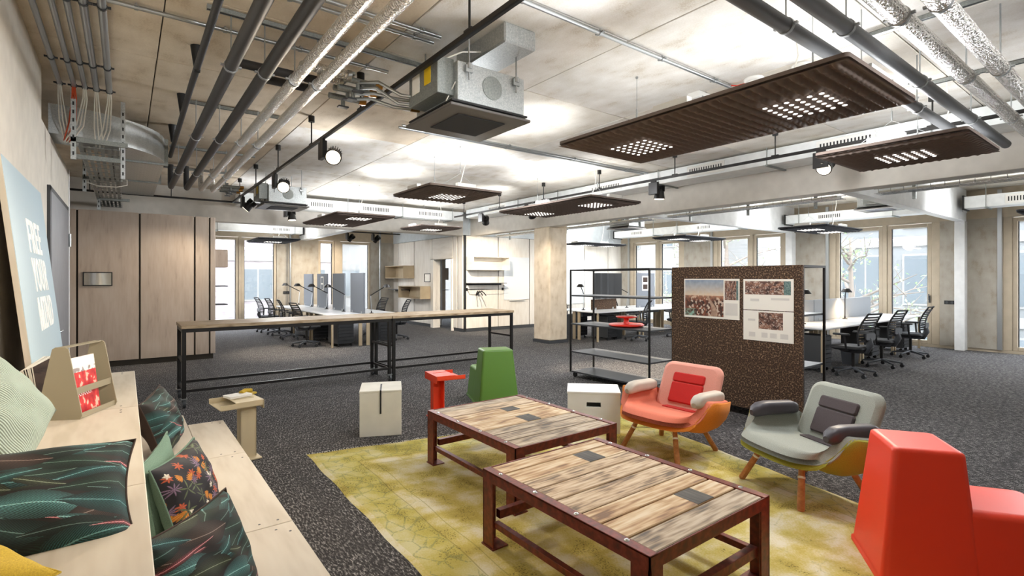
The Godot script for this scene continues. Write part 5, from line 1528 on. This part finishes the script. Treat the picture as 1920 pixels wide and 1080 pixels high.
func build_ceiling() -> void:
	# conduits along the left wall with cables dropping to the tray
	var cx := [-0.495, -0.393, -0.312, -0.225, -0.126]
	var cn := ["first from the left wall", "second from the left wall", "third from the left wall", "fourth from the left wall", "fifth from the left wall"]
	for k in 5:
		pipe("steel_conduit", "galvanised conduit on the ceiling, %s" % cn[k], "conduit", V(cx[k], 3.395, -6.43), V(cx[k], 3.395, 1.5), 0.02 if k < 3 else 0.025, M.steel, [0.0, 0.09, 0.25, 0.5], M.dark_grey, "conduits beside the left wall")
		var o := thing("cable_bundle", "%s cables hanging from the conduit, %s" % ["orange" if k == 1 else "white", cn[k]], "cable", V(cx[k], 3.395, -6.43), 0, "cables hanging out of the conduits")
		for q in 3:
			var e := V(-0.5 + 0.02 * q - cx[k], -0.42 - 0.015 * k, -0.5 - 0.03 * q) if k < 3 else V(-0.25 + 0.03 * q - cx[k], -0.45, -0.6)
			part("cable", MB.new().tube([V(0.008 * (q - 1), 0, 0.02), V(0.015 * (q - 1), -0.1, -0.04), V(0.02 * (q - 1) + e.x * 0.3, e.y * 0.7, e.z * 0.5), e], 0.006, 6), M.cable_orange if k == 1 else M.cable_white, o)
	# cable tray along the wall
	var t := thing("cable_tray", "galvanised perforated cable tray running back along the left wall", "cable tray", V(-0.22, 2.92, -9.7))
	for sx in [-1.0, 1.0]: part("side_rail", bx(V(sx * 0.17 - 0.003, 0, -2.8), V(sx * 0.17 + 0.003, 0.06, 2.8)), M.galvanised, t)
	for k in 6: part("tray_strip", bx(V(-0.165 + 0.057 * k, 0, -2.8), V(-0.165 + 0.057 * k + 0.034, 0.004, 2.8)), M.galvanised_dull, t)
	for k in 19: part("tray_rung", bx(V(-0.17, -0.004, -2.75 + 0.305 * k), V(0.17, 0.0, -2.71 + 0.305 * k)), M.galvanised_dull, t)
	for e in [[V(-0.4, 2.7, -6.5), 0.75, "nearest the wall notch"], [V(-0.02, 2.62, -6.95), 0.83, "in front of the duct elbow"], [V(-0.45, 2.75, -9.2), 0.7, "halfway along the tray"], [V(-0.36, 2.72, -11.2), 0.73, "at the far end of the tray"]]:
		var h := thing("tray_hanger", "perforated hanger strut of the wall cable tray, %s" % e[2], "strut", e[0], 0, "tray hanger struts")
		part("strut", bx(V(-0.02, 0, -0.02), V(0.02, e[1], 0.02)), M.galvanised, h)
		var s := MB.new()
		for k in 9: s.span(V(-0.007, 0.04 + 0.08 * k, 0.0195), V(0.007, 0.075 + 0.08 * k, 0.021))
		part("slots", s, M.black_plastic, h)
		part("cross_arm", bx(V(-0.02, 0.17, -0.02), V(0.42 if e[0].x < -0.1 else -0.42, 0.215, 0.02)), M.galvanised_dull, h)
	var wr := thing("tray_cable", "white cable looped round the wall cable tray", "cable", V(-0.2, 2.9, -9.2))
	part("loop", MB.new().tube([V(-0.22, -0.02, 0), V(-0.1, -0.06, 0.02), V(0.1, -0.06, 0.05), V(0.22, -0.02, 0.05), V(0.22, 0.06, 0.0), V(0.05, 0.06, -0.05)], 0.008, 6), M.cable_white, wr)
	# curved air duct
	t = thing("duct_elbow", "galvanised rectangular duct elbow coming through the left wall", "air duct", V(-0.62, 3.0, -7.95))
	var rings := []
	for k in 15:
		var a := PI / 2 * k / 12.0
		var ring := []
		var dirv := V(sin(minf(a, PI / 2)), 0, cos(minf(a, PI / 2)))
		var ex := V(0, 0, -1.6 * maxf(0.0, k - 12.0))
		for c in [[0.5, 0.02], [1.02, 0.02], [1.02, 0.32], [0.5, 0.32]]: ring.append(dirv * c[0] + V(0, c[1], 0) + ex)
		rings.append(ring)
	for q in 4:
		var m := MB.new()
		for k in 14:
			var a0: Vector3 = rings[k][q]
			var a1: Vector3 = rings[k][(q + 1) % 4]
			var b0: Vector3 = rings[k + 1][q]
			var b1: Vector3 = rings[k + 1][(q + 1) % 4]
			m.quad(a0, a1, b1, b0, (a1 - a0).cross(b0 - a0).normalized())
		part("duct_sheet", m, M.galvanised, t)
	part("flange", MB.new().span(V(0.46, 0.0, -0.02), V(1.06, 0.34, 0.02)), M.galvanised_dull, t)
	part("flange", MB.new().span(V(0.46, 0.0, -1.62), V(1.06, 0.34, -1.58)), M.galvanised_dull, t)
	# pipes under the ceiling running away from the camera
	var zs := [0.222, 0.428, 0.634, 0.793]
	var P0 := [["waste_pipe", "dark grey waste pipe, left one of the pair", 0.6, 0.043, M.pipe_grey], ["waste_pipe", "dark grey waste pipe, right one of the pair", 0.82, 0.043, M.pipe_grey], ["foil_pipe", "foil wrapped pipe next to the dark waste pipes", 1.03, 0.042, M.foil], ["foil_pipe", "foil wrapped pipe next to the black lighting track", 1.2, 0.042, M.foil]]
	for e in P0:
		var o := pipe(e[0], e[1], "pipe", V(e[2], 3.06, 1.2), V(e[2], 3.06, -10.1), e[3], e[4], [0.3, 0.47, 0.67, 0.87] if e[2] < 0.9 else [0.47, 0.67, 0.87], M.steel, "ceiling pipes running away from the camera")
		part("end_elbow", MB.new().tube([V(0, 0, -11.3), V(0, 0.015, -11.36), V(0, 0.08, -11.4), V(0, 0.38, -11.4)], e[3] * 0.95, 12), e[4], o)
	var th := thing("thin_pipe", "thin black pipe on flared brackets left of the waste pipes", "pipe", V(0.47, 3.22, -8.4))
	part("tube", MB.new().tube([V(0.02, 0, 0), V(0, 0.05, 3.0), V(-0.02, 0.1, 9.5)], 0.026, 12), M.pipe_grey, th)
	for z in [-4.9, -6.27, -7.6]:
		part("flared_bracket", MB.new().tube([V(0, 0.23, z + 8.4), V(0, 0.02, z + 8.4)], 0.05, 10, true, [0.05, 0.022]), M.black_plastic, th)
	for e in [[-4.1, 0.45, 2.4], [-6.42, 0.5, 1.5], [-8.72, 0.5, 1.6], [-10.4, 0.5, 1.5]]:
		strut("strut rail above the pipes, %s" % {-4.1: "nearest the camera", -6.42: "second from the camera", -8.72: "third from the camera", -10.4: "farthest from the camera"}[e[0]], V(e[1], 3.43, e[0]), V(e[2], 3.43, e[0]))
	# branch pipes and valves feeding the first fan coil
	for e in [["black branch pipe turning off the left waste pipe", 0.6, -4.28, 1.3, M.pipe_grey, 0.034], ["black branch pipe turning off the right waste pipe", 0.82, -4.5, 1.25, M.pipe_grey, 0.034], ["foil branch pipe towards the valves, upper one", 1.03, -4.02, 1.42, M.foil, 0.036], ["foil branch pipe towards the valves, lower one", 1.2, -4.16, 1.4, M.foil, 0.036]]:
		var o := thing("branch_pipe", e[0], "pipe", V(e[1], 3.06, e[2]))
		part("tube", MB.new().tube([V(0, 0, 0.18), V(0.02, 0.06, 0.08), V(0.1, 0.1, 0.0), V(e[3] - e[1], 0.1, 0)], e[5], 12), e[4], o)
		part("end_collar", MB.new().cyl(V(e[3] - e[1] - 0.02, 0.1, 0), V(e[3] - e[1] + 0.01, 0.1, 0), e[5] + 0.005, -1, 12), M.steel, o)
	valve_set("shut off valves with brass unions behind the lighting track", V(1.48, 3.14, -4.05))
	valve_set("shut off valves of the far fan coil unit", V(1.42, 3.12, -9.9))
	fan_coil("large fan coil unit with yellow label and dark face plate", V(2.23, 2.8, -3.56), true)
	fan_coil("far fan coil unit behind the lit track spotlights", V(2.23, 2.8, -9.75), false)
	# conduits across the ceiling
	for e in [["steel conduit across the ceiling above the waste pipes", -0.1, 1.9, -4.38], ["steel conduit behind the first strut rail, front one of two", 0.3, 1.95, -3.5], ["steel conduit behind the first strut rail, rear one of two", 0.3, 1.95, -3.62], ["steel conduit running behind the large acoustic panel", 1.9, 4.72, -2.71], ["steel conduit below the large acoustic panel edge, front one", 2.7, 7.4, -5.8], ["steel conduit below the large acoustic panel edge, rear one", 2.7, 7.4, -5.9]]:
		pipe("cross_conduit", e[0], "conduit", V(e[1], 3.42, e[3]), V(e[2], 3.42, e[3]), 0.016, M.steel, [0.08, 0.35, 0.62, 0.9], M.steel, "conduits across the ceiling")
	# pipes at upper right, running across
	for e in [["waste_pipe", "grey pipe passing above the large acoustic panel", -1.4, 1.5, 6.6, 0.042, M.pipe_grey_light], ["waste_pipe", "grey pipe right of the large acoustic panel ending at the beam", -1.2, 1.5, 7.6, 0.045, M.pipe_grey_light], ["foil_pipe", "foil wrapped pipe at upper right, inner one", -0.97, 1.5, 7.9, 0.05, M.foil], ["foil_pipe", "foil wrapped pipe at upper right, outer one", -0.79, 1.5, 7.9, 0.05, M.foil]]:
		pipe(e[0], e[1], "pipe", V(e[3], 3.0, e[2]), V(e[4], 3.0, e[2]), e[5], e[6], [0.3, 0.52, 0.76], M.steel, "pipes at the upper right")
	for x in [3.4, 4.6, 6.2]: strut("strut rail above the upper right pipes, %s" % {3.4: "nearest one", 4.6: "middle one", 6.2: "nearest the beam"}[x], V(x, 3.43, -1.6), V(x, 3.43, -0.6))
	# tracks and spotlights
	track("black lighting track beside the foil pipes", V(1.74, 3.1, -11.7), V(1.74, 3.1, 1.8), [-10.9, -9.4, -7.84, -6.2, -4.63, -2.75, -1.0])
	track("black lighting track along the main beam", V(6.64, 3.1, -11.2), V(6.64, 3.1, 1.8), [-10.75, -9.25, -7.75, -6.25, -4.7, -3.2, -1.6])
	var bt := thing("light_track", "black lighting track above the limed cabinets", "light track", V(-0.9, 3.1, -11.72), 0, "black lighting tracks")
	part("rail", bx(V(-0.4, -0.017, -0.018), V(4.1, 0.017, 0.018), 0.003), M.black_metal, bt)
	for x in [0.4, 1.6, 3.2]: part("mount_rod", MB.new().cyl(V(x, 0.017, 0), V(x, 0.35, 0), 0.008, -1, 8), M.black_metal, bt)
	var ot := thing("light_track", "short black lighting track in the left office", "light track", V(6.1, 2.95, -15.2), 0, "black lighting tracks")
	part("rail", bx(V(-0.9, -0.017, -0.018), V(0.9, 0.017, 0.018), 0.003), M.black_metal, ot)
	for x in [-0.6, 0.6]: part("mount_rod", MB.new().cyl(V(x, 0.017, 0), V(x, 0.5, 0), 0.008, -1, 8), M.black_metal, ot)
	spotlight("lit track spotlight nearest the camera on the pipe side track", V(1.74, 3.09, -5.78), V(0.15, 0.9, -2.0), 2.9, 36)
	spotlight("second lit track spotlight on the pipe side track", V(1.74, 3.09, -8.05), V(0.5, 0.4, -3.6), 1.8, 28)
	spotlight("track spotlight turned towards the limed cabinets", V(1.74, 3.09, -10.61), V(-0.2, 0.8, -11.2), 1.8, 38)
	spotlight("track spotlight pointing down before the back beam", V(2.75, 3.09, -11.72), V(2.9, 0, -11.5), 5.0, 32)
	spotlight("lit track spotlight on the beam track at upper right", V(6.64, 3.09, -2.66), V(2.9, 0.2, -2.6), 3.6, 34)
	spotlight("track spotlight pointing straight down beside the beam", V(6.64, 3.09, -5.09), V(6.7, 0, -5.3), 12.0, 34)
	spotlight("track spotlight on the beam track near its far end", V(6.64, 3.09, -10.0), V(8.3, 1.3, -12.4), 9.0, 34)
	spotlight("small track spotlight in the left office", V(6.1, 2.94, -15.2), V(5.2, 1.4, -17.2), 3.5, 40)
	spotlight("track spotlight in the left office turned to the pier", V(5.3, 2.94, -15.2), V(4.0, 1.2, -17.2), 3.0, 36)
	spotlight("track spotlight aimed at the column from the beam track", V(6.64, 3.09, -8.3), V(8.1, 1.3, -9.3), 1.7, 34)
	spotlight("added unseen track spotlight brightening the left wall", V(1.74, 3.09, -1.3), V(-0.6, 1.7, -3.0), 4.0, 40)  # out of view, added to brighten the left wall
	# acoustic panels
	var br: Material = M.panel_brown
	var ch: Material = M.panel_charcoal
	acoustic_panel("largest brown ribbed acoustic panel hanging at upper right", 3.25, 4.45, -3.58, -1.16, 2.82, [[0, -0.72], [0, 0.72]], 0.3, 1.1, br, "wens", 2.6)
	acoustic_panel("square brown ribbed panel beside the beam at far right", 5.64, 6.84, -2.32, -1.12, 2.82, [[0, 0]], 0.3, 1.5, br, "w", 2.0)
	acoustic_panel("square brown ribbed panel hanging below the fan coil unit", 3.25, 4.45, -7.32, -6.12, 2.82, [[0, 0]], 0.4, 1.5, br, "wens", 2.6)
	acoustic_panel("long brown ribbed panel along the main beam", 5.66, 6.86, -7.92, -5.5, 2.82, [[0, -0.72], [0, 0.72]], 0.7, 1.5, br, "wns", 2.6)
	acoustic_panel("long brown ribbed panel before the back beam", 3.22, 4.42, -12.2, -9.8, 2.82, [[0, -0.72], [0, 0.72]], 0.7, 1.5, br, "wes", 2.3)
	acoustic_panel("small brown ribbed panel at the corner of the beams", 5.57, 6.72, -12.1, -10.95, 2.82, [[0, 0]], 0.3, 1.5, br, "ws", 2.0)
	acoustic_panel("added unseen brown ribbed light panel behind the camera above the rug", 3.25, 4.45, 0.9, 3.3, 2.82, [[0, -0.72], [0, 0.72]], 0.6, 0.05, br, "n", 3.0)  # unseen panel added to brighten the near ceiling
	acoustic_panel("added unseen brown ribbed light panel behind the camera beside the beam", 5.64, 6.84, 0.9, 3.3, 2.82, [[0, -0.72], [0, 0.72]], 0.6, 0.05, br, "n", 2.5)  # also added out of view, as extra light on the ceiling
	acoustic_panel("added unseen brown ribbed light panel behind the camera above the platform", 0.3, 1.5, 0.3, 2.7, 2.82, [[0, -0.72], [0, 0.72]], 0.6, 0.05, br, "n", 3.0)  # added out of view to lift the left ceiling and wall
	acoustic_panel("charcoal panel above the right desks", 11.4, 13.3, -5.45, -4.45, 2.65, [[-0.5, 0], [0.5, 0]], 1.2, 1.8, ch, "wns", 2.8)
	acoustic_panel("charcoal panel above the cork board", 11.4, 13.3, -8.8, -7.75, 2.65, [[-0.5, 0], [0.5, 0]], 1.2, 1.8, ch, "wns", 2.8)
	acoustic_panel("charcoal panel above the wire shelf", 11.15, 13.15, -12.0, -11.15, 2.65, [[-0.5, 0], [0.5, 0]], 1.2, 1.8, ch, "wns", 2.8)
	acoustic_panel("charcoal panel in the left office", 2.85, 3.95, -16.8, -15.1, 2.65, [[0, 0]], 1.2, 1.8, ch, "es", 2.5)
	acoustic_panel("charcoal panel cut by the right edge of the picture", 11.5, 13.4, -1.7, -0.6, 2.65, [[-0.5, 0], [0.5, 0]], 1.2, 1.8, ch, "wns", 2.8)
	# ducts
	duct_run("white air duct with grilles along the main beam", V(7.45, 3.2, -11.95), V(7.95, 3.42, 1.5), [[-2.7, 0.68], [-4.7, 0.66], [-6.85, 0.8], [-10.5, 0.75]], V(-1, 0, 0), [-1.8, -3.7, -5.6, -8.2, -9.6])
	duct_run("white air duct with grilles along the back beam", V(1.9, 3.12, -12.45), V(7.4, 3.36, -12.02), [[3.6, 0.55], [4.9, 0.74], [6.4, 0.77]], V(0, 0, 1), [2.9, 4.2, 5.6, 7.05])
	duct_run("white facade duct above the middle windows", V(13.7, 2.96, -6.35), V(14.1, 3.18, -3.2), [[-5.3, 0.55]], V(-1, 0, 0), [-4.0, -6.0], true)
	duct_run("white facade duct above the far windows", V(13.7, 2.96, -12.2), V(14.1, 3.18, -6.75), [[-8.7, 0.5], [-11.2, 0.5]], V(-1, 0, 0), [-7.6, -9.6, -10.5], true)
	duct_run("white facade duct at the right edge of the picture", V(13.7, 2.98, -2.8), V(14.1, 3.22, 1.0), [[-1.85, 0.65]], V(-1, 0, 0), [-2.45, -1.2], true)
	duct_run("white air duct in the left office", V(1.5, 2.94, -17.1), V(4.45, 3.15, -16.75), [[3.8, 0.55]], V(0, 0, 1), [2.1, 4.2], true)
	# wire basket tray with cables along the right side of the main beam, in lengths between the cross beams
	for e in [[-12.3, -6.75, "far length beyond the second cross beam"], [-6.35, -3.2, "length between the two cross beams"], [-2.75, 0.6, "near length at the right edge of the picture"]]:
		var L: float = e[1] - e[0]
		var bk := thing("wire_basket_tray", "silver wire basket tray with cables, %s" % e[2], "cable tray", V(8.76, 2.775, e[0]), 0, "wire basket trays along the main beam")
		for k in 5: part("basket_wire", MB.new().cyl(V(-0.12 + 0.06 * k, 0, 0), V(-0.12 + 0.06 * k, 0, L), 0.005, -1, 5), M.chrome, bk)
		for sx in [-1.0, 1.0]: part("basket_wire", MB.new().cyl(V(sx * 0.125, 0.06, 0), V(sx * 0.125, 0.06, L), 0.005, -1, 5), M.chrome, bk)
		for k in int(L / 0.15): part("basket_rung", MB.new().tube([V(-0.125, 0.06, 0.05 + 0.15 * k), V(-0.12, 0, 0.05 + 0.15 * k), V(0.12, 0, 0.05 + 0.15 * k), V(0.125, 0.06, 0.05 + 0.15 * k)], 0.004, 4, false), M.chrome, bk)
		for k in 6: part("loose_cable", MB.new().tube([V(-0.09 + 0.03 * k, 0.02, 0.05), V(-0.07 + 0.025 * k, 0.03, L * 0.3), V(-0.09 + 0.035 * k, 0.02, L * 0.6), V(-0.08 + 0.03 * k, 0.03, L - 0.05)], 0.016, 6), M.chrome if k % 2 else M.cable_white, bk)
		for z in [0.4, L * 0.5, L - 0.45]: part("tray_bracket", bx(V(0.13, -0.1, z - 0.02), V(0.17, 0.67, z + 0.02)), M.galvanised_dull, bk)
	for e in [["fan coil unit hanging beyond the column", V(10.6, 2.85, -9.0)], ["fan coil unit hanging above the right desks", V(12.6, 2.98, -3.9)]]:
		fan_coil(e[0], e[1], false)
	# small ceiling items
	var eb := thing("sensor_box", "white rectangular sensor box above the large acoustic panel", "sensor", V(4.77, CEIL, -3.05))
	part("housing", MB.new().rloft([[0.14, 0.06, 0.01, -0.06, 0, 0], [0.15, 0.07, 0.01, -0.04, 0, 0], [0.15, 0.07, 0.01, 0, 0, 0]]), M.white_plastic, eb)
	part("status_label", bx(V(-0.1, -0.055, 0.064), V(0.0, -0.02, 0.068)), M.felt_light, eb)
	for e in [["round white smoke detector nearest the sensor box", V(4.77, CEIL, -2.5)], ["round white smoke detector above the large panel corner", V(4.82, CEIL, -2.08)]]:
		var sd := thing("smoke_detector", e[0], "smoke detector", e[1])
		part("base", MB.new().lathe(V(0, 0, 0), [[0.09, 0.0], [0.09, -0.02], [0.07, -0.03]], 20), M.white_plastic, sd)
		part("chamber", MB.new().lathe(V(0, -0.028, 0), [[0.055, 0.0], [0.05, -0.025], [0.02, -0.03]], 16), M.white_plastic, sd)
	var rc := thing("alarm_cable", "red alarm cable between conduit and smoke detector", "cable", V(4.7, 3.43, -2.7))
	part("cable", MB.new().tube([V(0, 0, 0), V(0.04, -0.01, 0.05), V(0.06, -0.005, 0.12)], 0.006, 6), M.lacquer_red, rc)
	part("gland", MB.new().cyl(V(-0.02, 0, 0), V(0.01, 0, 0), 0.012, -1, 8), M.steel, rc)
	var kn := thing("cable_knot", "bunch of white cable ends hanging from the far fan coil", "cable", V(1.92, 3.0, -9.55))
	for k in 7: part("cable", MB.new().tube([V(0, 0.2, 0), V(0.02 * sin(k * 2.0), 0.05, 0.02 * cos(k * 2.0)), V(0.07 * sin(k * 0.9), -0.12, 0.07 * cos(k * 0.9))], 0.006, 5), M.cable_white, kn)

func _ready() -> void:
	rng.seed = 12
	# camera: eye 1.55 m, turned 37 degrees right of the room axis, lens shifted down a little
	var cam := Camera3D.new()
	add_child(cam)
	cam.position = Vector3(0, 1.55, 0)
	cam.rotation.y = -atan2(725.0, 960.0)
	cam.set_frustum(0.05 * 1080.0 / 960.0, Vector2(0, -0.05 * 18.0 / 960.0), 0.05, 200.0)
	cam.current = true
	var we := WorldEnvironment.new()
	var env := Environment.new()
	var sky := Sky.new()
	var sm := ProceduralSkyMaterial.new()
	sm.sky_top_color = Color(0.78, 0.82, 0.87)
	sm.sky_horizon_color = Color(0.95, 0.96, 0.98)
	sm.sky_curve = 0.25
	sm.ground_bottom_color = Color(0.5, 0.5, 0.5)
	sm.ground_horizon_color = Color(0.8, 0.82, 0.84)
	sm.sky_energy_multiplier = 2.6
	sky.sky_material = sm
	env.background_mode = Environment.BG_SKY
	env.sky = sky
	env.tonemap_mode = Environment.TONE_MAPPER_LINEAR
	env.tonemap_exposure = 2.1
	env.sdfgi_enabled = true
	env.ssao_enabled = true
	env.ssil_enabled = true
	we.environment = env
	add_child(we)
	make_materials()
	build_structure()
	platform()
	coffee_table("near plank coffee table with red steel frame", 1.66, 2.62, -2.48, -1.29, 0.435, [[1, 0.35], [6, 0.35]])
	coffee_table("far plank coffee table with red steel frame", 2.02, 3.0, -3.85, -2.64, 0.435, [[2, 0.2], [4, 0.1]])
	bar_table("long bar table with wooden top on castors, left one", 0.53, 3.2, true)
	bar_table("long bar table with wooden top, right one behind the green chair", 3.21, 5.5, false)
	cork_unit()
	loose_items()
	magazine_rack()
	slogan_board()
	pillows()
	build_office()
	build_ceiling()
	build_outside()
